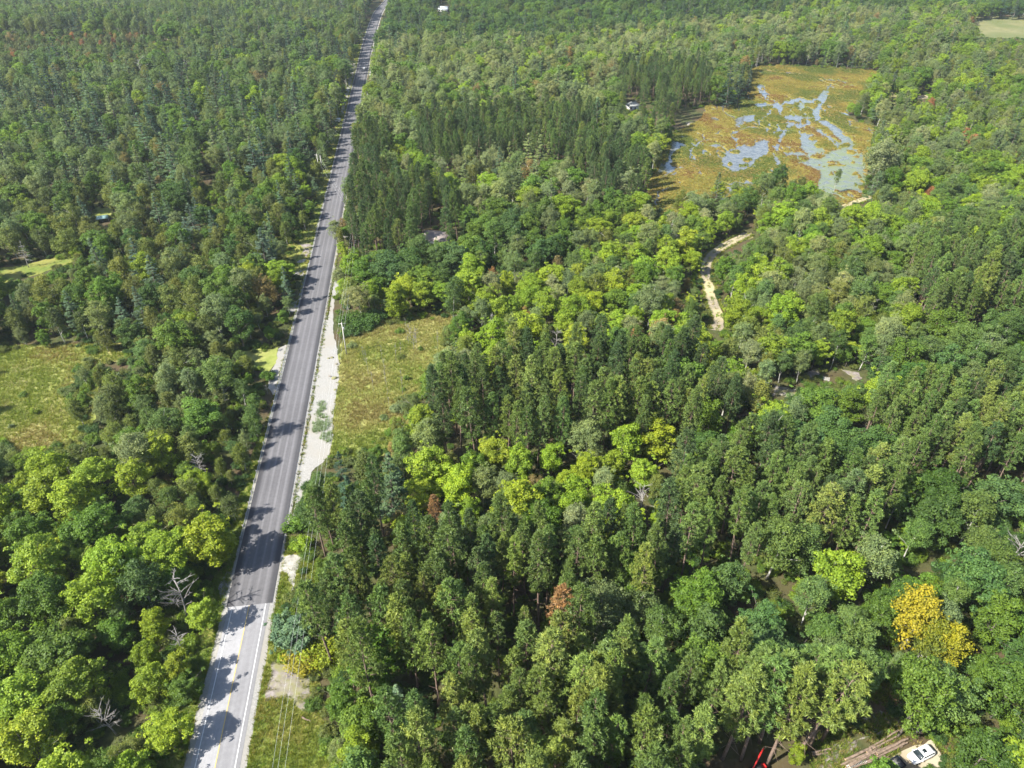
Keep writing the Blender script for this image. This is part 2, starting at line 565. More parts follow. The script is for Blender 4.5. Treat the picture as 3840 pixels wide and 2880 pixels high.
def strip(name, s0, s1, o0, o1, z, mat, step=4.0, ragged=0.0, parent=None, cross=1, sink=0.0, thick=0.0):
    """a ribbon along the road between offsets o0 and o1"""
    n = max(2, int((s1 - s0) / step) + 1)
    ss = np.linspace(s0, s1, n)
    b = MB()
    V, L = [], []
    for s in ss:
        j0 = ragged * (fbm(np.array(s * 0.21), np.array(o0 * 3.1)) - 0.5) * 2
        j1 = ragged * (fbm(np.array(s * 0.23 + 40), np.array(o1 * 2.7)) - 0.5) * 2
        for k in range(cross + 1):
            t = k / cross
            o = (o0 + j0) * (1 - t) + (o1 + j1) * t
            zz = z - sink * (t if abs(o1) > abs(o0) else 1 - t)
            V.append(along(s, o, zz)); L.append((o, s, 0))
    q = []
    for i in range(n - 1):
        for k in range(cross):
            a = i * (cross + 1) + k
            q.append((a, a + 1, a + cross + 2, a + cross + 1))
    b.add(V, q)
    me = b.mesh(name, mat, True)
    at_ = me.attributes.new('lane', 'FLOAT_VECTOR', 'POINT')
    at_.data.foreach_set('vector', np.array(L, np.float32).ravel())
    o = bpy.data.objects.new(name, me)
    return link(o, parent)


S_FAR = ROAD_S[-1] - 1
W_OLD, W_NEW = 4.1, 4.55
road = strip('road', S_SEAM, S_FAR, -W_NEW, W_NEW, Z_ROAD + 0.03, M['asphalt_new'], 5, 0.04, cross=4)
tag(road, 'freshly laid grey asphalt road running straight through the forest', 'road', kind='structure')
old = strip('road', -58, S_SEAM + 0.6, -W_OLD, W_OLD, Z_ROAD, M['asphalt_old'], 4, 0.05, cross=4)
tag(old, 'bleached pale old asphalt road with painted lines', 'road', kind='structure')
for off, w, mt, nm in ((-3.3, 0.13, 'paint_white', 'edge_line'), (3.3, 0.13, 'paint_white', 'edge_line'), (0.0, 0.12, 'paint_yellow', 'centre_line')):
    strip(nm, -58, S_SEAM - 0.1, off - w / 2, off + w / 2, Z_ROAD + 0.008, M[mt], 2, 0.012, old)
# road shoulders
for side in (-1, 1):
    sh = strip('gravel_shoulder', -58, S_SEAM + 60, side * 4.0, side * 5.25, Z_ROAD - 0.012, M['gravel'], 1.5, 0.22, sink=0.10)
    tag(sh, 'pale gravel shoulder along the %s edge of the near road' % ('left' if side < 0 else 'right'), 'shoulder', kind='structure')
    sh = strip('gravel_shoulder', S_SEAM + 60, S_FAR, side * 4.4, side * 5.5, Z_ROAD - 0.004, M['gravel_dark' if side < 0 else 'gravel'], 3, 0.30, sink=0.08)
    tag(sh, 'pale gravel shoulder along the %s edge of the far road' % ('left' if side < 0 else 'right'), 'shoulder', kind='structure')


def patch(name, pts, z, mat, label, cat='ground', ragged=0.8, kind='structure', step=None, rise=0.0):
    """a draped sheet whose outline is the 2212-space polygon pts read on the ground; ragged edge in metres"""
    P = np.array([at(u, v)[:2] for u, v in pts])
    out_ = []
    n = len(P)
    for i in range(n):
        a, b_ = P[i], P[(i + 1) % n]
        L = np.linalg.norm(b_ - a)
        k = max(1, int(L / (step or 1.2)))
        for j in range(k):
            out_.append(a + (b_ - a) * j / k)
    out_ = np.array(out_)
    if ragged:
        nx = fbm(out_[:, 0] * 0.6, out_[:, 1] * 0.6) - 0.5
        ny = fbm(out_[:, 0] * 0.6 + 31, out_[:, 1] * 0.6 + 11) - 0.5
        out_ = out_ + np.stack([nx, ny], 1) * 2 * ragged
    from mathutils.geometry import delaunay_2d_cdt
    # inner points so that the sheet can follow the land and carry relief
    lo, hi = out_.min(0), out_.max(0)
    g = max(1.2, math.sqrt((hi[0] - lo[0]) * (hi[1] - lo[1]) / 900.0))
    gx, gy = np.meshgrid(np.arange(lo[0], hi[0], g), np.arange(lo[1], hi[1], g))
    gx = gx.ravel() + rng.uniform(-.3, .3, gx.size) * g; gy = gy.ravel() + rng.uniform(-.3, .3, gy.size) * g
    ins = in_poly(gx, gy, [tuple(q) for q in out_])
    de = np.array([np.min(np.hypot(out_[:, 0] - a, out_[:, 1] - b_)) for a, b_ in zip(gx, gy)]) if len(gx) else np.zeros(0)
    ins &= de > 0.4 * g
    inner = np.stack([gx[ins], gy[ins]], 1)
    allp = [Vector(p_) for p_ in out_] + [Vector(p_) for p_ in inner]
    m_ = len(out_)
    vs_, _e, fs_, *_ = delaunay_2d_cdt(allp, [(i, (i + 1) % m_) for i in range(m_)], [list(range(m_))], 1, 1e-4)
    X = np.array([v_.x for v_ in vs_]); Y = np.array([v_.y for v_ in vs_])
    Z = terrain(X, Y) + z
    if rise:
        dd = np.array([np.min(np.hypot(out_[:, 0] - a, out_[:, 1] - b_)) for a, b_ in zip(X, Y)])
        Z = Z + rise * np.clip(dd / 2.5, 0, 1) * (0.35 + 1.3 * fbm(X * 0.45, Y * 0.45))
    me = bpy.data.meshes.new(name)
    me.from_pydata([(a, b_, c_) for a, b_, c_ in zip(X, Y, Z)], [], [list(f_) for f_ in fs_])
    me.materials.append(mat)
    me.update()
    me.polygons.foreach_set('use_smooth', np.ones(len(me.polygons), bool))
    o = bpy.data.objects.new(name, me)
    link(o)
    return tag(o, label, cat, kind=kind), out_


# crop frames used when reading the photograph: (x0, y0, scale to full pixels)
Z1 = (600, 2000, 1 / 1.885)
Z2 = (2900, 2200, 940 / 2212)
Z3 = (900, 1200, 800 / 1659)
Z4 = (1000, 600, 700 / 1659)
Z5 = (1150, 0, 600 / 1659)
Z6 = (2300, 150, 1100 / 2212)
Z7 = (2500, 800, 1000 / 2074)
Z8 = (0, 1200, 1000 / 2074)
Z9 = (0, 600, 1200 / 2212)
ZR = (2700, 0, 1140 / 2212)

# grassy verges
VERGE_R_NEAR = [(500, 1670), (720, 1670), (700, 1560), (690, 1470), (700, 1400), (690, 1300), (690, 1180), (640, 1160), (560, 1160), (540, 1300)]
VERGE_L_NEAR = [(300, 1670), (440, 1670), (470, 1480), (505, 1270), (540, 1080), (600, 900), (560, 940), (500, 1120), (420, 1380), (330, 1560)]
VERGE_R_FAR = [(715, 640), (722, 560), (735, 470), (750, 420), (762, 330), (778, 240), (800, 130), (812, 70), (790, 70), (770, 200), (740, 320), (720, 450), (700, 600)]
VERGE_L_FAR = [(590, 610), (560, 560), (600, 510), (650, 500), (672, 430), (695, 370), (712, 310), (735, 240), (755, 150), (778, 80), (795, 80), (770, 180), (740, 300), (715, 420), (690, 520), (660, 600)]
patch('verge', VERGE_R_NEAR, 0.03, M['verge'], 'mown grass verge with bare rock beside the near road', 'verge', 0.7)
patch('verge', VERGE_L_NEAR, 0.03, M['verge'], 'narrow grass verge under the bright maples by the road', 'verge', 0.7)
patch('verge', VERGE_R_FAR, 0.03, M['verge'], 'grass verge on the utility pole side of the far road', 'verge', 1.0)
patch('verge', VERGE_L_FAR, 0.03, M['verge'], 'lit grass verge left of the far road', 'verge', 1.0)

# gravel fills
FILL_R = crop(*Z3, [(655, 0), (720, 0), (745, 200), (770, 300), (765, 500), (742, 640), (722, 760), (715, 990), (690, 1060), (560, 1180), (500, 1360), (430, 1560), (395, 1640), (405, 1500), (470, 1120), (540, 800), (600, 420), (635, 180)])
FILL_L = crop(*Z3, [(418, 120), (405, 160), (300, 230), (290, 300), (235, 420), (222, 530), (260, 580), (310, 580), (345, 430), (390, 260)])
patch('gravel_bank', FILL_R, 0.07, M['gravel'], 'broad white gravel embankment beside the right guardrail', 'embankment', 0.7)
patch('gravel_bank', FILL_L, 0.07, M['gravel'], 'white gravel fill beside the left guardrail', 'embankment', 0.7)
patch('gravel_bank', crop(*Z4, [(600, 1070), (660, 1100), (665, 1170), (600, 1230), (590, 1400), (600, 1650), (500, 1655), (545, 1400), (590, 1150)]), 0.062, M['gravel'], 'narrow white gravel bank where the right guardrail begins', 'embankment', 0.5)
patch('gravel_driveway', crop(*Z4, [(360, 958), (250, 1000), (230, 1040), (345, 1034)]), 0.075, M['gravel'], 'white gravel driveway mouth left of the road', 'driveway', 0.3)
patch('gravel_driveway', crop(*Z4, [(310, 1225), (190, 1290), (180, 1360), (290, 1345)]), 0.075, M['gravel'], 'shaded gravel patch under roadside trees left of the road', 'driveway', 0.4)
patch('gravel_driveway', crop(*Z4, [(650, 640), (730, 650), (740, 680), (640, 700)]), 0.075, M['gravel'], 'white gravel driveway mouth behind the lone poplar', 'driveway', 0.3)
patch('gravel_bank', crop(*Z5, [(540, 1150), (575, 1130), (640, 850), (660, 640), (690, 640), (660, 850), (620, 1000), (590, 1200), (555, 1260)]), 0.07, M['gravel'], 'thin white gravel bank right of the far road', 'embankment', 0.6)
patch('gravel_bank', crop(*Z5, [(520, 655), (440, 655), (425, 880), (385, 1020), (350, 1190), (380, 1180), (470, 860)]), 0.07, M['gravel'], 'white gravel bank left of the far road in tree shade', 'embankment', 0.8)
patch('gravel_driveway', crop(*Z5, [(620, 388), (560, 410), (562, 435), (600, 428)]), 0.07, M['gravel'], 'small white gravel driveway far along the road', 'driveway', 0.4)
GRASSY = crop(*Z3, [(600, 630), (680, 640), (720, 660), (720, 900), (700, 970), (620, 920), (560, 860), (570, 760)])
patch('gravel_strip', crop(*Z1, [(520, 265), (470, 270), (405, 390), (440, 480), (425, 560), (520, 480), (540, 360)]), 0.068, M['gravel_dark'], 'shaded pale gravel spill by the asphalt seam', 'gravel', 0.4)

# wet meadows
MEADOW_R = [(715, 985), (722, 870), (735, 770), (745, 705), (790, 695), (880, 680), (965, 655), (985, 720), (960, 790), (910, 860), (880, 920), (850, 960), (800, 1010)]
MEADOW_L = crop(*Z8, [(-420, 190), (0, 200), (560, 190), (1100, 190), (1000, 300), (760, 350), (760, 600), (700, 900), (600, 1000), (300, 1060), (0, 1060), (-420, 1000)])
patch('meadow', MEADOW_R, 0.05, M['meadow'], 'wet straw-green meadow between gravel embankment and pines', 'meadow', 1.5)
patch('meadow', MEADOW_L, 0.05, M['meadow'], 'open sedge meadow at the left edge of the forest', 'meadow', 2.0)
patch('meadow', crop(*Z3, [(300, 215), (20, 240), (60, 340), (150, 390), (235, 400), (290, 300)]), 0.05, M['meadow'], 'small grassy pocket beside the left gravel fill', 'meadow', 0.8)
for pts in ([(90, 370), (160, 340), (270, 345), (250, 385), (160, 410), (90, 400)], [(0, 490), (120, 470), (270, 480), (250, 505), (120, 520), (0, 520)], [(0, 600), (100, 640), (90, 690), (0, 680)]):
    patch('straw_patch', crop(*Z8, pts), 0.09, M['sand_meadow'], 'flattened pale straw patch in the left sedge meadow', 'straw', 0.8)
patch('meadow', crop(*Z9, [(640, 330), (700, 320), (790, 340), (760, 400), (640, 400)]), 0.05, M['meadow'], 'tiny yellow clearing around the turquoise canopy', 'meadow', 0.8)
patch('meadow', crop(*Z9, [(-150, 760), (170, 730), (500, 630), (520, 700), (200, 810), (-150, 900)]), 0.05, M['verge'], 'narrow reedy hollow by the grey dead spruce', 'meadow', 1.0)
FIELD = crop(*ZR, [(1850, 135), (2250, 150), (2300, 270), (1960, 250)])
Pf = np.array([at(u, v)[:2] for u, v in FIELD])
patch('field', [(2085, 36), (2260, 44), (2280, 92), (2120, 84)], 0.4, M['hay'], 'pale hay field far off among the trees', 'field', 2.0)

# bare rock
ROCKS = [
    ('rock_outcrop', crop(*Z1, [(830, 895), (900, 930), (990, 950), (1000, 1000), (1060, 1010), (1065, 1200), (1010, 1270), (960, 1240), (930, 1160), (860, 1150), (740, 1180), (735, 1120), (790, 1020), (790, 930)]), 'rock', 'bare pinkish bedrock on the verge beside the near road', 0.25),
    ('rock_outcrop', crop(*Z1, [(870, 165), (960, 150), (1025, 170), (1010, 215), (960, 280), (955, 360), (935, 450), (918, 440), (925, 330), (900, 290), (850, 270), (850, 215)]), 'rock_pale', 'white broken rock and spill beside the asphalt seam', 0.3),
    ('rock_outcrop', crop(*Z4, [(400, 740), (280, 750), (330, 790), (310, 840), (360, 870), (400, 790)]), 'rock', 'flat bedrock slab left of the road among weeds', 0.2),
    ('rock_outcrop', crop(*Z4, [(350, 880), (280, 895), (270, 910), (330, 912)]), 'rock_pale', 'small white rock slab left of the road', 0.2),
    ('rock_outcrop', crop(*Z7, [(850, 1335), (1010, 1370), (1000, 1410), (960, 1440), (900, 1420), (820, 1420), (830, 1370)]), 'rock', 'pinkish rock ledge in the woods below the sandy track', 0.4),
    ('rock_outcrop', crop(*Z7, [(1050, 1290), (1080, 1230), (1200, 1205), (1240, 1240), (1120, 1280), (1080, 1310)]), 'rock', 'dark shaded rock hump among trees right of centre', 0.5),
    ('rock_outcrop', crop(*Z7, [(1360, 1215), (1500, 1240), (1520, 1290), (1480, 1305), (1400, 1245)]), 'rock', 'pale rock ledge with grass above it in the woods', 0.4),
    ('rock_outcrop', crop(*Z7, [(1210, 1270), (1275, 1280), (1260, 1305), (1210, 1300)]), 'rock_pale', 'small sandy rock between two ledges in the woods', 0.3),
    ('rock_outcrop', crop(*Z6, [(545, 620), (600, 615), (625, 635), (590, 655), (555, 645)]), 'rock', 'lone grey rock at the left side of the marsh', 0.6),
]
for nm, pts, mt, lb, rise in ROCKS:
    patch(nm, pts, 0.06, M[mt], lb, 'rock', 0.9, 'thing', 0.6, rise)

# sandy track through the woods
TRACK = crop(*Z7, [(640, 155), (540, 205), (440, 255), (370, 305), (325, 355), (305, 410), (300, 480), (318, 540), (335, 600), (350, 670), (375, 740), (405, 800), (405, 850), (395, 930)])
TRACK2 = crop(*Z6, [(1700, 1275), (1785, 1235), (1850, 1212), (1920, 1192), (2060, 1150), (2200, 1112)])
TRACK3 = crop(*ZR, [(1240, 700), (1290, 720)])


def ribbon(name, path, w, z, mat, label):
    P = np.array([at(u, v)[:2] for u, v in path])
    # resample
    d = np.concatenate([[0], np.cumsum(np.linalg.norm(np.diff(P, axis=0), axis=1))])
    s = np.arange(0, d[-1], 1.0)
    X = np.interp(s, d, P[:, 0]); Y = np.interp(s, d, P[:, 1])
    kk = np.ones(7) / 7
    X = np.convolve(np.pad(X, 3, 'edge'), kk, 'valid'); Y = np.convolve(np.pad(Y, 3, 'edge'), kk, 'valid')
    D = np.stack([np.gradient(X), np.gradient(Y)], 1); D /= np.linalg.norm(D, axis=1)[:, None]
    N = np.stack([D[:, 1], -D[:, 0]], 1)
    wl = w * (0.5 + 0.35 * (fbm(s * .2, s * 0 + 3) - .5)); wr = w * (0.5 + 0.35 * (fbm(s * .2, s * 0 + 9) - .5))
    A = np.stack([X, Y], 1) + N * wr[:, None]; B = np.stack([X, Y], 1) - N * wl[:, None]
    V = np.concatenate([np.column_stack([A, terrain(A[:, 0], A[:, 1]) + z]), np.column_stack([B, terrain(B[:, 0], B[:, 1]) + z])])
    n = len(X)
    b = MB(); b.add(V, [(n + i, i, i + 1, n + i + 1) for i in range(n - 1)])
    o = b.build(name, mat, smooth=True)
    tag(o, label, 'track', kind='structure')
    return np.stack([X, Y], 1)


TR1 = ribbon('sandy_track', TRACK, 4.2, 0.07, M['sand'], 'pale sandy track curving through the woods')
TR2 = ribbon('sandy_track', TRACK2, 3.6, 0.07, M['sand'], 'faint sandy track passing in front of the marsh')
patch('grass_patch', crop(*Z7, [(250, 330), (330, 290), (430, 240), (660, 150), (670, 190), (480, 250), (340, 330), (290, 420), (250, 400)]), 0.05, M['sand_meadow'], 'dry grass edge along the bend of the sandy track', 'grass patch', 0.6)
patch('grass_patch', crop(*Z6, [(1650, 1180), (1730, 1180), (1900, 1150), (1930, 1180), (1780, 1230), (1650, 1260)]), 0.05, M['sand_meadow'], 'dry grass strip beside the track before the marsh', 'grass patch', 0.6)
patch('sandy_track', crop(*ZR, [(1430, 700), (1510, 690), (1520, 715), (1440, 722)]), 0.06, M['sand'], 'glimpse of sandy track right of the marsh', 'track', 0.6)
patch('sandy_track', crop(*ZR, [(1180, 655), (1290, 665), (1310, 800), (1260, 800), (1240, 720)]), 0.06, M['sand_meadow'], 'bare dry opening among shrubs right of the marsh', 'track', 1.0)

# yard at the lower right
YARD = crop(*Z2, [(1070, 1500), (1150, 1440), (1250, 1405), (1330, 1385), (1420, 1330), (1440, 1300), (1400, 1290), (1430, 1400), (1500, 1500), (1520, 1680), (1000, 1680)])
patch('yard', YARD, 0.06, M['yard'], 'packed sand yard under the white car', 'yard', 0.4)
patch('gravel_heap', crop(*Z2, [(800, 1120), (850, 1110), (900, 1150), (960, 1080), (1020, 1130), (1080, 1170), (1160, 1140), (1240, 1150), (1300, 1240), (1340, 1300), (1240, 1290), (1080, 1240), (930, 1230), (810, 1170)]), 0.06, M['stony'], 'broken grey stone spread behind the log pile', 'gravel', 1.6, rise=0.25)
patch('gravel_heap', crop(*Z2, [(560, 1400), (640, 1360), (730, 1370), (700, 1420), (640, 1480), (560, 1560), (520, 1680), (360, 1680), (430, 1520), (500, 1440)]), 0.06, M['stony'], 'pale stone spread between the pine trunks and logs', 'gravel', 1.6, rise=0.2)
patch('gravel_heap', crop(*Z2, [(870, 1270), (940, 1250), (1000, 1280), (950, 1320), (850, 1350), (750, 1360), (770, 1330), (860, 1310)]), 0.06, M['stony'], 'small grey stone spread above the log pile', 'gravel', 1.6, rise=0.2)
patch('clearing', crop(*Z2, [(330, 1680), (330, 1420), (520, 1180), (640, 900), (700, 640), (960, 640), (1040, 860), (1300, 1060), (1480, 1250), (1650, 1450), (1650, 1680)]), 0.03, M['forest_floor'], 'dark trampled clearing floor around the log piles', 'clearing', 1.0)

# ------------------------------------------------------------------ marsh
MARSH = [(1000, 225), (1150, 195), (1500, 200), (1900, 230), (2040, 250), (2000, 330), (1930, 420), (1840, 470), (1760, 560), (1850, 620), (1960, 640), (1990, 760), (1940, 820), (1930, 1000), (1880, 1180), (1700, 1260), (1500, 1240), (1300, 1180), (1100, 1200), (800, 1220), (560, 1300), (400, 1320), (270, 1290), (240, 1080), (320, 1010), (330, 900), (390, 820), (400, 740), (500, 690), (650, 600), (700, 500), (880, 490), (1000, 430), (1040, 330)]
MARSH_SEEN = [(1020, 230), (1150, 205), (1500, 212), (1900, 242), (1960, 270), (1900, 340), (1860, 430), (1760, 480), (1710, 540), (1800, 610), (1900, 640), (1920, 740), (1880, 800), (1860, 930), (1850, 1080), (1700, 1140), (1560, 1120), (1500, 1000), (1380, 960), (1330, 980), (1180, 920), (1110, 1000), (860, 1030), (800, 1000), (650, 1100), (500, 1130), (480, 1230), (300, 1250), (260, 1080), (350, 1030), (350, 930), (430, 850), (430, 750), (520, 720), (690, 600), (740, 520), (900, 510), (1040, 440), (1060, 330)]
CHAN = [
    (58, [(1110, 350), (1140, 420), (1195, 465), (1240, 505), (1290, 560), (1345, 605)]),
    (44, [(1600, 390), (1560, 440), (1480, 470), (1400, 455), (1330, 470), (1250, 490), (1090, 490)]),
    (52, [(1600, 400), (1570, 480), (1540, 540), (1530, 600)]),
    (52, [(1420, 460), (1415, 540), (1390, 600), (1345, 640)]),
    (34, [(1345, 640), (1290, 690), (1250, 770), (1222, 820), (1240, 930)]),
    (16, [(1240, 500), (1190, 520), (1180, 560)]),
    (40, [(1390, 610), (1400, 660), (1470, 640)]),
    (40, [(1460, 560), (1460, 620), (1530, 660), (1600, 720), (1700, 780), (1800, 780)]),
    (62, [(1590, 620), (1650, 660), (1750, 740), (1790, 785)]),
    (22, [(430, 790), (490, 770), (540, 800), (590, 830), (590, 890), (625, 900)]),
    (26, [(440, 780), (430, 880), (440, 930), (500, 965)]),
    (14, [(590, 810), (670, 760), (672, 690)]),
    (10, [(690, 760), (850, 720), (950, 690), (1020, 655), (1190, 672)]),
    (12, [(440, 970), (420, 1010), (350, 1050)]),
    (12, [(480, 1080), (345, 1140), (330, 1180)]),
    (26, [(330, 1180), (330, 1220), (300, 1250)]),
    (13, [(1560, 300), (1640, 330), (1720, 350), (1830, 347)]),
    (13, [(1580, 290), (1680, 305), (1760, 325)]),
    (11, [(1570, 335), (1650, 360), (1700, 388)]),
    (12, [(1640, 320), (1610, 375), (1590, 400)]),
    (9, [(1040, 245), (1180, 235), (1300, 250), (1420, 255)]),
    (9, [(1180, 560), (1100, 600), (1080, 615)]),
    (24, [(1690, 790), (1720, 850), (1760, 920), (1800, 960)]),
]
POOLS = [
    [(880, 830), (1000, 790), (1100, 740), (1180, 760), (1170, 850), (1080, 900), (1030, 960), (860, 1010), (790, 950)],
    [(1400, 690), (1480, 700), (1600, 830), (1590, 870), (1440, 850), (1400, 760)],
    [(900, 600), (960, 575), (1060, 560), (1060, 610), (940, 637)],
    [(1640, 840), (1760, 810), (1880, 830), (1890, 1000), (1840, 1120), (1640, 1150), (1530, 1140), (1560, 1000), (1480, 950), (1290, 890), (1330, 850), (1500, 850)],
    [(430, 760), (520, 765), (520, 800), (440, 840), (425, 820)],
    [(350, 940), (430, 910), (490, 960), (430, 1000), (350, 1010)],
    [(590, 870), (650, 880), (640, 920), (580, 920)],
]
ISLANDS = [(920, 850, 40, 12), (1005, 905, 34, 14), (880, 935, 26, 14), (985, 942, 34, 10), (1310, 495, 36, 12), (1385, 485, 40, 10), (1300, 558, 34, 18), (1395, 520, 20, 8), (1410, 555, 46, 18), (1455, 510, 20, 9),
           (1490, 530, 26, 8), (1535, 465, 36, 12), (1500, 590, 26, 24), (1180, 475, 36, 18), (1790, 845, 46, 16), (1640, 940, 110, 18), (1370, 895, 90, 24), (1800, 925, 20, 8), (1830, 880, 30, 9), (1760, 790, 30, 14), (1830, 1010, 30, 12),
           (1660, 1010, 40, 12), (1430, 690, 26, 10), (1500, 740, 40, 14), (1530, 880, 70, 12), (1560, 790, 46, 20)]


def build_marsh():
    pw = np.array([at(*crop(*Z6, [p_])[0])[:2] for p_ in MARSH])
    lo, hi = pw.min(0) - 3, pw.max(0) + 3
    xs = np.arange(lo[0], hi[0], 0.75); ys = np.arange(lo[1], hi[1], 1.25)
    X, Y = np.meshgrid(xs, ys)
    u, v, _ = project(X, Y, 0.1)
    cx = (u * K - Z6[0]) / Z6[2]; cy = (v * K - Z6[1]) / Z6[2]
    cx = cx + 40 * (fbm(X * .11, Y * .05) - .5) + 30 * (fbm(X * .35, Y * .17) - .5)
    cy = cy + 22 * (fbm(X * .11 + 50, Y * .05) - .5) + 18 * (fbm(X * .35 + 20, Y * .17) - .5)
    inside = in_poly(cx, cy, MARSH)
    d_in = seg_dist(cx, cy, MARSH + MARSH[:1])
    wet = np.full(X.shape, -1e3)
    ay = 1.55                                   # rows are foreshortened
    for w, path in CHAN:
        d = seg_dist(cx, cy * ay, [(a, b * ay) for a, b in path])
        wet = np.maximum(wet, w * .5 - d)
    for pl in POOLS:
        s = np.where(in_poly(cx, cy, pl), 1, -1) * seg_dist(cx, cy, pl + pl[:1])
        wet = np.maximum(wet, s)
    for a, b, rx, ry in ISLANDS:
        d = (1 - np.sqrt(((cx - a) / rx) ** 2 + ((cy - b) / ry) ** 2)) * ry
        wet = np.minimum(wet, np.where(d > -3, -d * 1.2, 1e3))
    wet = wet + 20 * (fbm(X * .45, Y * .22) - .5)
    tus = fbm(X * .20 + 70, Y * .10, 4)
    wet = np.where(wet > 5, wet - 110 * np.clip(tus - .52, 0, 1), wet)
    ridge = np.abs(fbm(X * .075 + 3, Y * .036 + 8, 3) - .5)
    mid = np.clip((cy - 380) / 60, 0, 1) * np.clip((cx - 520) / 120, 0, 1)
    wet = np.maximum(wet, np.where(mid > .5, 7 - ridge * 420, -1e3))
    # scattered tussocks and flooded bits
    wet = wet + np.where(wet < -14, 26 * np.clip(fbm(X * .16 + 9, Y * .09, 4) - .60, 0, 1) * 8, 0)
    h = np.clip(-wet / 7.0, -1, 1)              # -1 open water, +1 sedge mat
    edge = np.clip(d_in / 14, 0, 1) * np.where(inside, 1, -1)
    Z = 0.10 + 0.42 * h + 0.5 * np.where(h > 0, h, 0) * (fbm(X * .3, Y * .2, 3) - .35)
    Z = np.where(edge > 0, Z, -0.4)
    n = len(xs)
    V = np.stack([X, Y, Z], -1).reshape(-1, 3)
    i, j = np.meshgrid(np.arange(len(ys) - 1), np.arange(n - 1), indexing='ij')
    a = (i * n + j).ravel()
    keep = (Z.ravel()[a] > -0.35) | (Z.ravel()[a + n + 1] > -0.35)
    a = a[keep]
    b = MB(); b.add(V, np.stack([a, a + 1, a + n + 1, a + n], 1))
    o = b.build('sedge_marsh', M['sedge'], smooth=True)
    tag(o, 'ochre and rust sedge mats broken by water channels', 'marsh', kind='structure')
    # water sheet
    ok = inside.ravel()[a]
    aw = a[ok]
    used, inv = np.unique(np.stack([aw, aw + 1, aw + n + 1, aw + n], 1), return_inverse=True)
    W = V[used].copy(); W[:, 2] = 0.10
    bw = MB(); bw.add(W, inv.reshape(-1, 4))
    me = bw.mesh('marsh_water', M['water'], True)
    c6x = cx.ravel()[used]; c6y = cy.ravel()[used]
    alg = np.clip((c6x - 1250) / 350, 0, 1) * np.clip((c6y - 640) / 220, 0, 1)
    alg = np.maximum(alg, np.clip(1 - np.hypot((c6x - 1450) / 130, (c6y - 520) / 90), 0, 1))
    alg = np.maximum(alg, 0.9 * np.clip(1 - np.hypot((c6x - 1700) / 260, (c6y - 400) / 70), 0, 1))
    a_ = me.attributes.new('algae', 'FLOAT', 'POINT'); a_.data.foreach_set('value', alg.astype(np.float32))
    wo_ = link(bpy.data.objects.new('marsh_water', me))
    tag(wo_, 'pale blue open water winding through the sedge marsh', 'water', kind='structure')
    return X, Y, Z, h, edge, cx, cy


MX, MY, MZ, MHh, MEDGE, MCX, MCY = build_marsh()

# ------------------------------------------------------------------ plants: forms
def unit(a):
    return a / (np.linalg.norm(a, axis=-1, keepdims=True) + 1e-9)


def trunk_into(b, h, r0, bend=0.3, sides=7, top=1.0, slot=0):
    n = 7
    z = np.linspace(-0.3, h * top, n)
    ph = rng.uniform(0, 6.28)
    off = bend * np.sin(np.linspace(0, 2.4, n)) * rng.uniform(0.5, 1)
    P = np.stack([off * math.cos(ph), off * math.sin(ph), z], 1)
    P[0, :2] = 0
    b.tube(P, r0 * np.linspace(1.15, 0.18, n), sides, slot=slot)
    return P


def limb(b, a, c, r0, r1, sag=0.0, sides=4, slot=0):
    a = np.asarray(a); c = np.asarray(c)
    m_ = (a + c) / 2 + np.array([0, 0, sag])
    b.tube([a, m_, c], [r0, (r0 + r1) / 2, r1], sides, slot=slot, cap=False)


SPRIG = 0.45


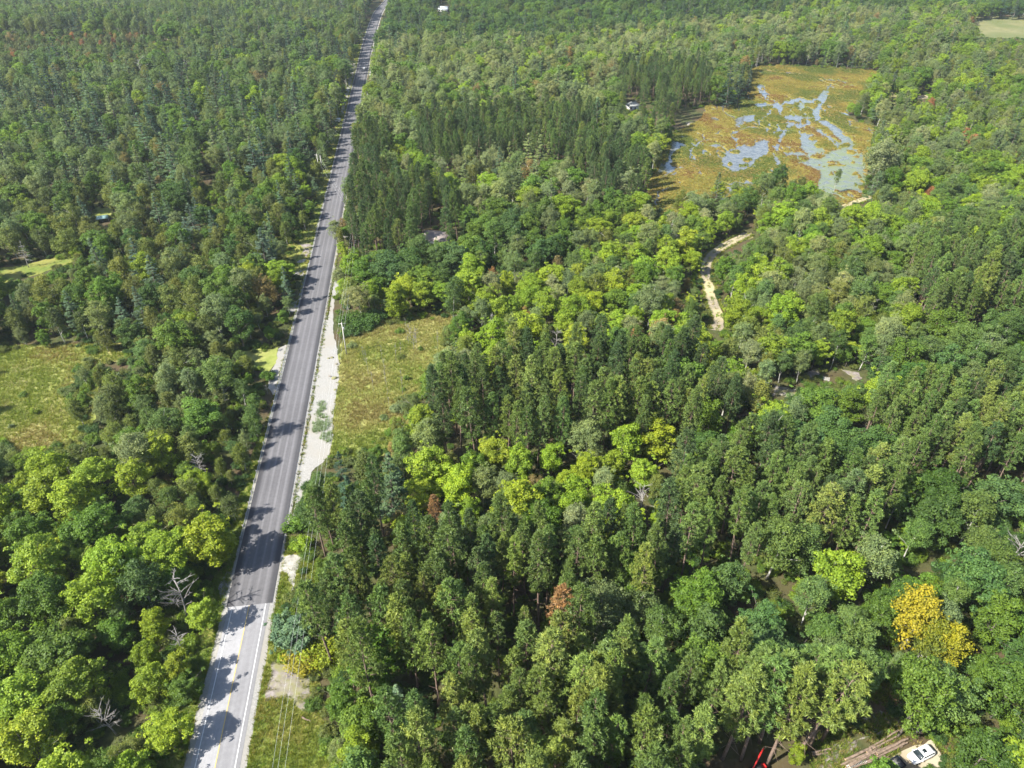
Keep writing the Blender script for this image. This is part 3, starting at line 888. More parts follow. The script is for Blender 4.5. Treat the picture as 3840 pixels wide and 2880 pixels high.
def form_broadleaf(h, r, base, clumps, per, size, cr_k=0.34, tall=1.0, loose=0.0, bark='bark', vert=0.8, r0=None):
    tb, cb = MB(), MB()
    P = trunk_into(tb, h, r0 or h * 0.013, 0.5, top=0.82)
    zc, hz = h * (base + 1) / 2, h * (1 - base) / 2
    d = unit(rng.normal(size=(clumps, 3)) + np.array([0, 0, 0.35]))
    rho = rng.uniform(0.45, 0.86, clumps) ** 0.8
    rho[: clumps // 6] *= 0.5
    ecc = 1 + 0.28 * np.sin(np.arctan2(d[:, 1], d[:, 0]) * 2 + rng.uniform(0, 6)) * rng.uniform(0.4, 1)
    C = d * rho[:, None] * np.array([r, r, hz]) * np.stack([ecc, ecc, np.ones(clumps)], 1) + np.array([0, 0, zc])
    CR = r * cr_k * rng.uniform(0.6, 1.2, clumps)
    ns = int(clumps * SPRIG)                       # small sprays breaking the outline
    d2 = unit(rng.normal(size=(ns, 3)) + np.array([0, 0, 0.25]))
    ec2 = 1 + 0.28 * rng.uniform(-1, 1, ns)
    C2 = d2 * rng.uniform(0.82, 1.16, ns)[:, None] * np.array([r, r, hz]) * ec2[:, None] + np.array([0, 0, zc])
    C = np.concatenate([C, C2]); CR = np.concatenate([CR, r * cr_k * rng.uniform(.28, .55, ns)])
    clumps = len(C)
    cen = np.array([0, 0, zc - hz * 0.3])
    for i in range(clumps):
        out_ = unit(C[i] - cen)
        k = int(per * (CR[i] / (r * cr_k)) ** 2)
        dd = unit(rng.normal(size=(k, 3)) + 0.55 * out_ + np.array([0, 0, 0.45]))
        rad = CR[i] * rng.uniform(0.62 - loose, 1.08 + loose, k)
        pos = C[i] + dd * rad[:, None] * np.array([1, 1, vert])
        nr = unit(dd * 0.75 + rng.normal(size=(k, 3)) * 0.48 + np.array([0, 0, 0.30]))
        cl = rng.uniform(-0.26, 0.26)
        val = np.clip(0.5 + cl + rng.normal(0, 0.2, k), 0, 1)
        cb.cards(pos, nr, size * rng.uniform(0.7, 1.35, k), size * 0.72 * rng.uniform(0.7, 1.3, k), 0.2, val)
    for i in rng.choice(clumps, min(9, clumps), replace=False):
        zz = max(h * base * 0.8, C[i][2] - r * 0.9)
        limb(tb, [np.interp(zz, P[:, 2], P[:, 0]), np.interp(zz, P[:, 2], P[:, 1]), zz], C[i], h * 0.005, h * 0.0018, 0.2)
    return tb, cb, bark


def form_red_pine(h, r, base, dens=1.0):
    tb, cb = MB(), MB()
    P = trunk_into(tb, h, 0.19, 0.25, top=0.97)
    z0 = h * base
    zs = np.arange(z0, h - 0.2, 0.42)
    cen, drn, sz = [], [], []
    for z in zs:
        t = (z - z0) / (h - z0)
        prof = r * (1 - t ** 2.4) ** 0.62 * (0.62 + 0.38 * min(1, t / 0.22))
        for k in range(5):
            a = rng.uniform(0, 6.283)
            L = max(0.25, prof * rng.uniform(0.66, 1.12))
            up = L * rng.uniform(0.12, 0.42) - 0.25 * (1 - t)
            e = np.array([math.cos(a) * L, math.sin(a) * L, z + up])
            s = np.array([np.interp(z, P[:, 2], P[:, 0]), np.interp(z, P[:, 2], P[:, 1]), z])
            if rng.random() < 0.35:
                limb(tb, s, e, 0.035, 0.015, -0.1, 3)
            dv = unit(e - s + np.array([0, 0, 0.55 * L]))
            for f, q in ((1.0, 1.0), (0.74, 0.86), (0.48, 0.7)):
                if f < 0.6 and rng.random() < 0.5:
                    continue
                c = s + (e - s) * f + rng.normal(0, 0.16, 3)
                cen.append(c); drn.append(dv); sz.append(q * rng.uniform(0.75, 1.25))
    cen.append(np.array([P[-1][0], P[-1][1], h])); drn.append(np.array([0, 0, 1.0])); sz.append(1.0)
    cen, drn, sz = np.array(cen), np.array(drn), np.array(sz)
    k = int(24 * dens)
    n = len(cen)
    C = np.repeat(cen, k, 0); D = np.repeat(drn, k, 0); S = np.repeat(sz, k)
    nd = unit(rng.normal(size=(n * k, 3)) * 0.75 + D * 0.75 + np.array([0, 0, 0.25]))
    L = 0.40 * S * rng.uniform(0.75, 1.25, n * k)
    pos = C + nd * (L * 0.62)[:, None]
    nr = unit(np.cross(nd, rng.normal(size=(n * k, 3))) + nd * 0.25)
    val = np.clip(np.repeat(0.5 + rng.normal(0, 0.16, n), k) + rng.normal(0, 0.13, n * k), 0, 1)
    cb.cards(pos, nr, L * 1.25, 0.115 * S, 0.1, val, tan=nd)
    # a few dead snags below the crown
    for _ in range(9):
        z = rng.uniform(h * 0.2, z0)
        a = rng.uniform(0, 6.283); L = rng.uniform(0.6, 1.8)
        s = np.array([np.interp(z, P[:, 2], P[:, 0]), np.interp(z, P[:, 2], P[:, 1]), z])
        limb(tb, s, s + np.array([math.cos(a) * L, math.sin(a) * L, rng.uniform(-.3, .2)]), 0.035, 0.012, 0, 3)
    return tb, cb, 'bark_pine'


def form_white_pine(h, r, base, gap=0.95, droop=0.0, per=46, card=0.52, dense=5):
    tb, cb = MB(), MB()
    P = trunk_into(tb, h, h * 0.012, 0.4, top=0.98)
    z0 = h * base
    z = z0
    while z < h - 0.5:
        t = (z - z0) / (h - z0)
        prof = r * ((1 - t) ** 0.72) * (0.75 + 0.25 * min(1, t / 0.12))
        for k in range(dense):
            a = rng.uniform(0, 6.283)
            L = max(0.5, prof * rng.uniform(0.55, 1.12))
            s = np.array([np.interp(z, P[:, 2], P[:, 0]), np.interp(z, P[:, 2], P[:, 1]), z + rng.uniform(-.25, .25)])
            up = L * (rng.uniform(0.02, 0.22) - droop)
            dirv = np.array([math.cos(a), math.sin(a), 0]); lat = np.array([-math.sin(a), math.cos(a), 0])
            m_ = max(8, int(per * (0.35 + 0.65 * L / r)))
            f = rng.uniform(0.28, 1.0, m_) ** 0.8
            wd = 0.24 * L * np.sin(np.clip(f, 0, 1) * 2.6)
            pos = s + dirv * (L * f)[:, None] + lat * (rng.uniform(-1, 1, m_) * wd)[:, None]
            pos[:, 2] += up * f ** 2 + rng.normal(0, 0.10, m_)
            nr = unit(np.array([0, 0, 1.0]) + rng.normal(size=(m_, 3)) * 0.42 + dirv * 0.30)
            tan = dirv + lat * rng.uniform(-.9, .9, m_)[:, None] + np.array([0, 0, .25])
            val = np.clip(0.5 + rng.uniform(-.15, .15) + rng.normal(0, .17, m_), 0, 1)
            cb.cards(pos, nr, card * rng.uniform(.7, 1.3, m_), card * 0.42 * rng.uniform(.7, 1.3, m_), 0.25, val, tan=tan)
            if rng.random() < 0.5:
                limb(tb, s, s + dirv * L * 0.8 + np.array([0, 0, up * 0.6]), 0.05, 0.015, 0, 3)
        z += gap * rng.uniform(0.75, 1.25)
    k = 26
    tp = np.array([P[-1][0], P[-1][1], h - 0.3])
    dd = unit(rng.normal(size=(k, 3)) + np.array([0, 0, .8]))
    cb.cards(tp + dd * 0.4, dd + np.array([0, 0, .3]), 0.5, 0.22, 0.2)
    return tb, cb, 'bark'


def form_shrub(h, r, clumps, per, size):
    tb, cb = MB(), MB()
    for _ in range(6):
        a = rng.uniform(0, 6.283); L = r * rng.uniform(.2, .6)
        limb(tb, [0, 0, -.1], [math.cos(a) * L, math.sin(a) * L, h * rng.uniform(.5, .8)], 0.05, 0.015, 0.1, 4)
    for i in range(clumps):
        a = rng.uniform(0, 6.283); q = math.sqrt(rng.random()) * r * 0.75
        c = np.array([math.cos(a) * q, math.sin(a) * q, h * rng.uniform(0.25, 0.78) * (1 - 0.45 * (q / r) ** 2)])
        R_ = r * rng.uniform(.28, .46)
        dd = unit(rng.normal(size=(per, 3)) + np.array([0, 0, .4]))
        pos = c + dd * (R_ * rng.uniform(.5, 1.1, per))[:, None]
        pos[:, 2] = np.maximum(pos[:, 2], 0.05)
        nr = unit(dd * .8 + rng.normal(size=(per, 3)) * .4 + np.array([0, 0, .35]))
        cb.cards(pos, nr, size * rng.uniform(.7, 1.3, per), size * .7 * rng.uniform(.7, 1.3, per), .2, np.clip(.5 + rng.uniform(-.2, .2) + rng.normal(0, .2, per), 0, 1))
    return tb, cb, 'bark'


def form_dead(h, n_br, spread, conifer=False):
    tb, cb = MB(), MB()
    P = trunk_into(tb, h, h * 0.011, 0.5, top=1.0)
    for i in range(n_br):
        f = rng.uniform(0.3, 0.97); z = h * f
        a = rng.uniform(0, 6.283)
        L = spread * (1.15 - f) * rng.uniform(.6, 1.2) if conifer else spread * rng.uniform(.4, 1.0) * (1.2 - 0.6 * f)
        s = np.array([np.interp(z, P[:, 2], P[:, 0]), np.interp(z, P[:, 2], P[:, 1]), z])
        e = s + np.array([math.cos(a) * L, math.sin(a) * L, L * (rng.uniform(-.15, .15) if conifer else rng.uniform(.3, 1.1))])
        limb(cb, s, e, 0.075, 0.022, 0.1 * L if not conifer else 0, 4)
        for k in range(4):
            g = rng.uniform(.35, .95); p0 = s + (e - s) * g
            dv = unit((e - s) + rng.normal(size=3) * L * .55) * L * rng.uniform(.25, .5)
            limb(cb, p0, p0 + dv, 0.035, 0.012, 0, 3)
    return tb, cb, 'bark_dead'


FORMS = {}


def register(kind, leafmat, *forms):
    FORMS[kind] = []
    for tb, cb, bark in forms:
        FORMS[kind].append((tb, cb, bark, leafmat))


register('maple_tree', 'leaf',
         form_broadleaf(14, 4.4, 0.18, 64, 170, 0.35, 0.29),
         form_broadleaf(14, 3.8, 0.18, 56, 160, 0.35, 0.31),
         form_broadleaf(14, 4.8, 0.22, 76, 165, 0.36, 0.27),
         form_broadleaf(14, 3.3, 0.13, 52, 150, 0.33, 0.33),
         form_broadleaf(14, 4.2, 0.10, 60, 150, 0.34, 0.27, vert=1.1),
         form_broadleaf(14, 3.6, 0.24, 44, 165, 0.35, 0.33, loose=.1))
register('aspen_tree', 'leaf',
         form_broadleaf(16, 3.0, 0.26, 64, 120, 0.28, 0.36, loose=0.12, bark='bark_pale', r0=0.17),
         form_broadleaf(16, 2.6, 0.30, 56, 120, 0.28, 0.40, loose=0.14, bark='bark_pale', r0=0.16),
         form_broadleaf(16, 3.5, 0.24, 76, 115, 0.29, 0.32, loose=0.10, bark='bark_pale', r0=0.19),
         form_broadleaf(16, 2.8, 0.14, 66, 105, 0.28, 0.34, loose=0.2, vert=1.2, bark='bark_pale', r0=0.17))
register('birch_tree', 'leaf',
         form_broadleaf(13, 2.2, 0.16, 50, 110, 0.28, 0.42, loose=0.16, vert=1.25, bark='bark_pale', r0=0.13),
         form_broadleaf(13, 2.7, 0.18, 58, 110, 0.28, 0.38, loose=0.14, vert=1.2, bark='bark_pale', r0=0.14),
         form_broadleaf(13, 1.8, 0.12, 44, 105, 0.27, 0.44, loose=0.18, vert=1.3, bark='bark_pale', r0=0.12))
register('red_pine_tree', 'needle',
         form_red_pine(20, 2.2, 0.46), form_red_pine(20, 1.9, 0.42), form_red_pine(20, 2.45, 0.52), form_red_pine(20, 2.1, 0.36), form_red_pine(20, 1.7, 0.48), form_red_pine(20, 2.3, 0.40, .9))
register('white_pine_tree', 'needle',
         form_white_pine(19, 4.0, 0.12, per=72, card=.44), form_white_pine(19, 3.4, 0.14, 0.85, per=66, card=.42), form_white_pine(19, 4.6, 0.18, 1.1, per=80, card=.46),
         form_broadleaf(19, 9.0, 0.02, 70, 190, 0.85, 0.27))
register('spruce_tree', 'needle',
         form_white_pine(15, 2.4, 0.04, 0.52, 0.28, 30, 0.40, 6), form_white_pine(15, 2.0, 0.05, 0.50, 0.30, 28, 0.38, 6))
register('shrub', 'leaf',
         form_shrub(2.6, 1.9, 18, 100, 0.27), form_shrub(2.6, 2.3, 22, 100, 0.27), form_shrub(2.6, 1.5, 14, 90, 0.25))
register('dead_tree', 'leaf',
         form_dead(13, 26, 3.4), form_dead(13, 34, 2.9, True), form_dead(13, 20, 2.6))
NOM_H = {'maple_tree': 14, 'aspen_tree': 16, 'birch_tree': 13, 'red_pine_tree': 20, 'white_pine_tree': 19, 'spruce_tree': 15, 'shrub': 2.6, 'dead_tree': 13}
NOM_R = {'maple_tree': 4.2, 'aspen_tree': 3.1, 'birch_tree': 2.4, 'red_pine_tree': 2.3, 'white_pine_tree': 3.9, 'spruce_tree': 2.1, 'shrub': 1.9, 'dead_tree': 2.0}

proto_col = bpy.data.collections.new('tree_forms')      # never linked to the scene: only instanced by the forest
PART, FOREST_IDX = {}, {}
_i = 0
for kind, fl in FORMS.items():
    PART[kind] = []
    FOREST_IDX[kind] = []
    for tb, cb, bark, lm in fl:
        cm = M['bark_dead'] if kind == 'dead_tree' else M[lm]
        tm = tb.mesh('trunk', M[bark], True)
        cme = cb.mesh('crown', cm)
        PART[kind].append((tm, cme))
        # the same form as one mesh for the forest mass
        both = MB()
        for src, slot in ((tb, 0), (cb, 1)):
            base_n = both.n
            V = np.concatenate(src.v); A = np.concatenate(src.a)
            both.add(V, np.concatenate(src.q) if src.q else None, np.concatenate(src.t) if src.t else None, A, slot)
        me = both.mesh('tree_form', [M[bark], cm])
        o = bpy.data.objects.new('tree_form_%03d' % _i, me)
        proto_col.objects.link(o)
        FOREST_IDX[kind].append(_i)
        _i += 1


# ------------------------------------------------------------------ instancing of the uncountable
def scatter(name, collection, pts, idx, rot, scl, tint, label, cat, mat=None):
    me = bpy.data.meshes.new(name)
    n = len(pts)
    me.vertices.add(n); me.vertices.foreach_set('co', np.asarray(pts, np.float32).ravel())
    for nm, ty, key, arr in (('form', 'INT', 'value', np.asarray(idx, np.int32)), ('turn', 'FLOAT_VECTOR', 'vector', np.asarray(rot, np.float32).ravel()),
                             ('size', 'FLOAT_VECTOR', 'vector', np.asarray(scl, np.float32).ravel()), ('tint', 'FLOAT_VECTOR', 'vector', np.asarray(tint, np.float32).ravel())):
        a = me.attributes.new(nm, ty, 'POINT'); a.data.foreach_set(key, arr)
    me.update()
    o = link(bpy.data.objects.new(name, me))
    ng = bpy.data.node_groups.new(name, 'GeometryNodeTree')
    ng.interface.new_socket('Geometry', in_out='INPUT', socket_type='NodeSocketGeometry')
    ng.interface.new_socket('Geometry', in_out='OUTPUT', socket_type='NodeSocketGeometry')
    gi, go = ng.nodes.new('NodeGroupInput'), ng.nodes.new('NodeGroupOutput')
    ci = ng.nodes.new('GeometryNodeCollectionInfo')
    ci.inputs[0].default_value = collection
    ci.inputs[1].default_value = True
    ci.inputs[2].default_value = True
    ip = ng.nodes.new('GeometryNodeInstanceOnPoints')
    ip.inputs['Pick Instance'].default_value = True
    for nm, ty, sock in (('form', 'INT', 'Instance Index'), ('turn', 'FLOAT_VECTOR', 'Rotation'), ('size', 'FLOAT_VECTOR', 'Scale')):
        na = ng.nodes.new('GeometryNodeInputNamedAttribute')
        na.data_type = ty
        na.inputs[0].default_value = nm
        ng.links.new(na.outputs[0], ip.inputs[sock])
    ng.links.new(gi.outputs[0], ip.inputs['Points'])
    ng.links.new(ci.outputs[0], ip.inputs['Instance'])
    ng.links.new(ip.outputs[0], go.inputs[0])
    md = o.modifiers.new('scatter', 'NODES')
    md.node_group = ng
    return tag(o, label, cat, kind='stuff')


# ------------------------------------------------------------------ where the trees stand
TINT = {
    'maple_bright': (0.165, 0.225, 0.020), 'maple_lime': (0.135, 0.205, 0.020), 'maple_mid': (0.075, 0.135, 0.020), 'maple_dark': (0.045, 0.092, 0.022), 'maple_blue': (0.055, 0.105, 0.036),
    'aspen_grey': (0.105, 0.145, 0.060), 'aspen_green': (0.075, 0.125, 0.035), 'aspen_pale': (0.150, 0.180, 0.085),
    'olive': (0.105, 0.130, 0.030), 'olive_dark': (0.074, 0.098, 0.028), 'tan': (0.16, 0.130, 0.055),
    'pine_lit': (0.120, 0.165, 0.036), 'pine': (0.086, 0.138, 0.034), 'pine_dark': (0.056, 0.096, 0.031),
    'wpine': (0.066, 0.112, 0.050), 'wpine_blue': (0.066, 0.112, 0.068), 'wpine_lime': (0.115, 0.160, 0.055), 'wpine_dark': (0.034, 0.070, 0.040),
    'spruce': (0.034, 0.062, 0.036), 'yellow': (0.30, 0.235, 0.012), 'gold': (0.20, 0.19, 0.020), 'rust': (0.19, 0.095, 0.045), 'red': (0.22, 0.055, 0.040), 'brown_pine': (0.19, 0.115, 0.055), 'grey': (0.2, 0.2, 0.2),
}
TWORD = {
    'maple_bright': 'bright yellow-green', 'maple_lime': 'lime-green', 'maple_mid': 'mid-green', 'maple_dark': 'dark green', 'maple_blue': 'cool green',
    'aspen_grey': 'grey-green', 'aspen_green': 'green', 'aspen_pale': 'pale silvery green', 'olive': 'olive', 'olive_dark': 'dark olive', 'tan': 'tan', 'pine_lit': 'yellowish green', 'pine': 'green', 'pine_dark': 'dark green',
    'wpine': 'blue-green', 'wpine_blue': 'bluish', 'wpine_lime': 'light green', 'wpine_dark': 'dark blue-green', 'spruce': 'dark', 'yellow': 'golden yellow', 'gold': 'yellowing', 'rust': 'rusty', 'red': 'reddish', 'brown_pine': 'brown-topped', 'grey': 'bare grey',
}
# stands: polygon in the picture (of the canopy), species and tint mix, spacing in metres, height range
MIXN = lambda d: ([k for k in d], np.array([d[k] for k in d], float) / sum(d.values()))
STANDS = {
    'bright': (MIXN({('maple_tree', 'maple_bright'): 5, ('maple_tree', 'maple_lime'): 4, ('maple_tree', 'maple_mid'): 1.5, ('birch_tree', 'olive'): 1.5, ('aspen_tree', 'aspen_green'): .8, ('dead_tree', 'grey'): 0.040}), 6.6, (12, 16.5)),
    'olive': (MIXN({('birch_tree', 'olive'): 3.5, ('birch_tree', 'olive_dark'): 3, ('maple_tree', 'maple_mid'): 2.2, ('maple_tree', 'maple_lime'): 1, ('aspen_tree', 'aspen_grey'): 2.5, ('aspen_tree', 'aspen_green'): 2, ('white_pine_tree', 'wpine_blue'): .5, ('dead_tree', 'grey'): 0.125, ('maple_tree', 'maple_bright'): .3}), 5.4, (9, 14.5)),
    'leftmix': (MIXN({('birch_tree', 'olive'): 3, ('birch_tree', 'olive_dark'): 1.5, ('maple_tree', 'maple_mid'): 2.6, ('maple_tree', 'maple_dark'): 1.5, ('white_pine_tree', 'wpine'): 2, ('white_pine_tree', 'wpine_blue'): 1.2, ('aspen_tree', 'aspen_grey'): 1.6, ('maple_tree', 'maple_lime'): .9, ('dead_tree', 'grey'): 0.050}), 6.8, (12, 18)),
    'farleft': (MIXN({('white_pine_tree', 'wpine'): 3.6, ('white_pine_tree', 'wpine_lime'): 1.4, ('white_pine_tree', 'wpine_dark'): 1.2, ('aspen_tree', 'aspen_grey'): 2.2, ('aspen_tree', 'aspen_green'): 1.4, ('maple_tree', 'maple_mid'): 2.4, ('birch_tree', 'olive'): 1.0, ('maple_tree', 'maple_lime'): .5, ('birch_tree', 'tan'): .16, ('dead_tree', 'grey'): 0.060}), 8.0, (16, 24)),
    'swamp': (MIXN({('birch_tree', 'olive_dark'): 3, ('aspen_tree', 'aspen_grey'): 2, ('maple_tree', 'maple_mid'): 2, ('birch_tree', 'rust'): .3, ('birch_tree', 'tan'): 1}), 5.2, (8, 12)),
    'fartop': (MIXN({('maple_tree', 'maple_dark'): 3, ('maple_tree', 'maple_mid'): 2.6, ('white_pine_tree', 'wpine_dark'): 1.6, ('white_pine_tree', 'wpine'): 1.6, ('aspen_tree', 'aspen_green'): 1.4, ('birch_tree', 'olive_dark'): .8}), 7.6, (15, 21)),
    'pale': (MIXN({('white_pine_tree', 'wpine_lime'): 2.6, ('white_pine_tree', 'wpine'): 1.6, ('aspen_tree', 'aspen_pale'): 3, ('aspen_tree', 'aspen_grey'): 2.4, ('maple_tree', 'maple_lime'): 1.6, ('maple_tree', 'maple_mid'): 2, ('birch_tree', 'olive'): .8, ('birch_tree', 'tan'): .35, ('dead_tree', 'grey'): 0.060}), 7.4, (15, 22)),
    'darkpine': (MIXN({('red_pine_tree', 'pine_dark'): 6, ('red_pine_tree', 'pine'): 4, ('red_pine_tree', 'pine_lit'): .6}), 4.1, (17, 24)),
    'pine': (MIXN({('red_pine_tree', 'pine'): 8, ('red_pine_tree', 'pine_dark'): 3, ('red_pine_tree', 'pine_lit'): 2, ('red_pine_tree', 'brown_pine'): .10, ('maple_tree', 'maple_mid'): .25}), 2.95, (20, 24)),
    'litpine': (MIXN({('red_pine_tree', 'pine_lit'): 6, ('red_pine_tree', 'pine'): 5, ('red_pine_tree', 'brown_pine'): .07, ('maple_tree', 'maple_mid'): .15}), 3.0, (20, 24.5)),
    'lime': (MIXN({('maple_tree', 'maple_lime'): 5, ('maple_tree', 'maple_bright'): 3.2, ('maple_tree', 'maple_mid'): 2, ('aspen_tree', 'aspen_grey'): 2.4, ('aspen_tree', 'aspen_green'): 1.6, ('aspen_tree', 'aspen_pale'): 1.6, ('birch_tree', 'tan'): .3, ('birch_tree', 'olive'): .8, ('dead_tree', 'grey'): 0.150, ('white_pine_tree', 'wpine'): .25}), 5.9, (10.5, 16)),
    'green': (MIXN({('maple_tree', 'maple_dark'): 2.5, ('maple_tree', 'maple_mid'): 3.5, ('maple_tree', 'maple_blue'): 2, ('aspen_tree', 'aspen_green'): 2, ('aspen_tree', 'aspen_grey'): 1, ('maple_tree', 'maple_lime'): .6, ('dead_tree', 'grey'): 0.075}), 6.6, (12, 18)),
    'aspen': (MIXN({('aspen_tree', 'aspen_grey'): 3.5, ('aspen_tree', 'aspen_green'): 2.5, ('aspen_tree', 'aspen_pale'): 1.6, ('maple_tree', 'maple_lime'): 3.4, ('maple_tree', 'maple_mid'): 2, ('birch_tree', 'olive'): 1, ('dead_tree', 'grey'): 0.175, ('maple_tree', 'maple_bright'): .4}), 5.6, (11, 16.5)),
    'rightmix': (MIXN({('maple_tree', 'maple_lime'): 2.4, ('maple_tree', 'maple_mid'): 2.6, ('aspen_tree', 'aspen_grey'): 2.2, ('white_pine_tree', 'wpine_lime'): 1.5, ('white_pine_tree', 'wpine'): 1, ('birch_tree', 'olive'): 1, ('aspen_tree', 'aspen_pale'): 1, ('birch_tree', 'rust'): .08}), 6.6, (13, 19)),
}
ORDER = [  # later entries win
    ('leftmix', [(-400, 300), (820, 300), (820, 800), (-400, 800)]),
    ('farleft', [(-600, -200), (830, -200), (790, 130), (745, 300), (700, 330), (500, 350), (300, 400), (-600, 420)]),
    ('swamp', [(-300, 60), (300, 62), (390, 80), (380, 110), (200, 125), (-300, 130)]),
    ('fartop', [(-600, -300), (2800, -300), (2800, 30), (1700, 10), (1200, 8), (300, -6), (-600, -6)]),
    ('fartop', [(815, -20), (1700, -20), (1700, 40), (1450, 55), (1250, 75), (1050, 85), (820, 100)]),
    ('olive', [(-300, 720), (640, 700), (600, 900), (540, 1010), (-300, 1010)]),
    ('bright', [(-400, 985), (560, 985), (520, 1180), (440, 1500), (360, 1800), (-400, 1800)]),
    ('olive', [(260, 1020), (560, 985), (540, 1090), (420, 1100), (260, 1080)]),
    ('pale', [(800, 95), (1250, 75), (1450, 50), (1950, 20), (2000, 60), (1900, 130), (1640, 140), (1300, 230), (1000, 320), (760, 330), (770, 200)]),
    ('lime', [(730, 290), (1500, 290), (1620, 430), (1570, 560), (1560, 760), (930, 800), (720, 700)]),
    ('pale', [(800, 300), (1250, 290), (1450, 330), (1420, 460), (1000, 420), (960, 340)]),
    ('green', [(780, 480), (950, 430), (1300, 440), (1180, 560), (900, 600), (780, 590)]),
    ('darkpine', [(1010, 206), (1290, 206), (1300, 280), (1100, 292), (1000, 290)]),
    ('darkpine', [(1225, 255), (1300, 250), (1400, 300), (1420, 380), (1330, 370), (1225, 310)]),
    ('darkpine', [(1340, 115), (1540, 112), (1560, 220), (1420, 225), (1340, 190)]),
    ('darkpine', [(900, 222), (1010, 222), (1010, 305), (905, 305)]),
    ('darkpine', [(755, 245), (830, 245), (835, 330), (755, 345)]),
    ('darkpine', [(742, 365), (800, 340), (985, 350), (990, 460), (860, 480), (780, 500), (745, 430)]),
    ('pine', [(915, 770), (1000, 730), (1150, 720), (1400, 690), (1560, 690), (1580, 760), (1610, 835), (1480, 860), (1300, 860), (1150, 878), (960, 878), (900, 840)]),
    ('lime', [(830, 860), (1150, 878), (1300, 860), (1500, 860), (1540, 1020), (1400, 1075), (1050, 1095), (840, 1080)]),
    ('pine', [(690, 985), (840, 985), (850, 1075), (1050, 1092), (1400, 1070), (1500, 940), (1640, 885), (1960, 900), (1960, 1080), (1660, 1130), (1450, 1180), (1290, 1190), (1180, 1260), (670, 1260), (670, 1040)]),
    ('litpine', [(680, 1230), (1290, 1180), (1320, 1330), (1420, 1380), (1560, 1340), (1850, 1400), (1880, 1560), (1500, 1800), (820, 1800), (820, 1560), (720, 1440), (680, 1300)]),
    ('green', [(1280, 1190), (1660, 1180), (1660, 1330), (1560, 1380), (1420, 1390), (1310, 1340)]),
    ('aspen', [(1540, 430), (1700, 420), (1900, 400), (2300, 380), (2300, 480), (2000, 500), (2000, 700), (1900, 820), (1640, 860), (1600, 800), (1560, 700)]),
    ('rightmix', [(1890, 60), (2400, 90), (2400, 400), (1900, 400), (1900, 300)]),
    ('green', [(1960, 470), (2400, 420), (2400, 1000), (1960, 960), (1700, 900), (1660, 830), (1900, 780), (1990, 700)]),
    ('pine', [(1990, 480), (2400, 450), (2400, 620), (2010, 620)]),
    ('pine', [(1900, 800), (2400, 760), (2400, 960), (1950, 940)]),
    ('green', [(1640, 1080), (1960, 1080), (1960, 950), (2500, 950), (2500, 1800), (1850, 1800), (1850, 1390), (1660, 1340)]),  # naturally deep greens; cloud shade over the lower right is put into their tints
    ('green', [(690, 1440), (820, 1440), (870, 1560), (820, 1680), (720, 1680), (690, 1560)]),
]
# rasters over the picture with a margin, in cells of 4
GM, GS = 640, 4
GW, GH = (2212 + 2 * GM) // GS, (1659 + 2 * GM) // GS
gx, gy = np.meshgrid((np.arange(GW) + .5) * GS - GM, (np.arange(GH) + .5) * GS - GM)
ST_NAMES = list(STANDS)
stand = np.full((GH, GW), ST_NAMES.index('fartop'))
stand[gx > 1400] = ST_NAMES.index('green')
stand[(gx <= 600) & (gy > 300)] = ST_NAMES.index('leftmix')
stand[(gy < 420)] = ST_NAMES.index('rightmix')
stand[(gy < 420) & (gx < 830)] = ST_NAMES.index('farleft')
stand[(gy < 8)] = ST_NAMES.index('fartop')
for nm, pl in ORDER:
    stand[in_poly(gx, gy, pl)] = ST_NAMES.index(nm)

ROAD_ROWS = [(1700, 362, 712), (1659, 385, 702), (1560, 425, 682), (1500, 432, 672), (1470, 440, 668), (1430, 455, 640), (1380, 462, 600), (1300, 478, 592), (1260, 492, 640), (1240, 498, 652), (1200, 507, 652), (1170, 515, 632), (1100, 535, 630), (1040, 548, 662), (985, 560, 702), (960, 565, 716), (900, 580, 722), (850, 585, 733), (780, 588, 740), (740, 605, 738),
             (700, 632, 724), (640, 640, 722), (600, 648, 720), (580, 640, 724), (540, 626, 726), (500, 665, 722), (450, 682, 740), (400, 694, 738), (350, 712, 750), (300, 724, 760), (250, 737, 764), (200, 748, 780), (150, 762, 797), (100, 778, 804), (60, 792, 814), (20, 812, 832), (-20, 816, 842)]
ROAD_POLY = [(l, y) for y, l, r_ in ROAD_ROWS] + [(r_, y) for y, l, r_ in ROAD_ROWS[::-1]]
MEADOW_R_SEEN = [(715, 975), (722, 870), (735, 770), (745, 712), (800, 702), (900, 692), (965, 684), (960, 735), (930, 780), (885, 845), (860, 895), (838, 930), (812, 955), (760, 965)]
MEADOW_L_SEEN = crop(*Z8, [(-300, 230), (0, 228), (560, 220), (640, 255), (850, 245), (980, 240), (860, 300), (700, 340), (620, 370), (520, 520), (450, 600), (480, 680), (590, 760), (610, 880), (540, 950), (420, 975), (250, 1000), (100, 1000), (0, 960), (-300, 960)])
YARD_SEEN = crop(*Z2, [(345, 1430), (560, 1345), (740, 1250), (790, 1110), (900, 1085), (1040, 1110), (1080, 1130), (1290, 1180), (1400, 1290), (1320, 1390), (1420, 1400), (1500, 1500), (1510, 1660), (350, 1660)])
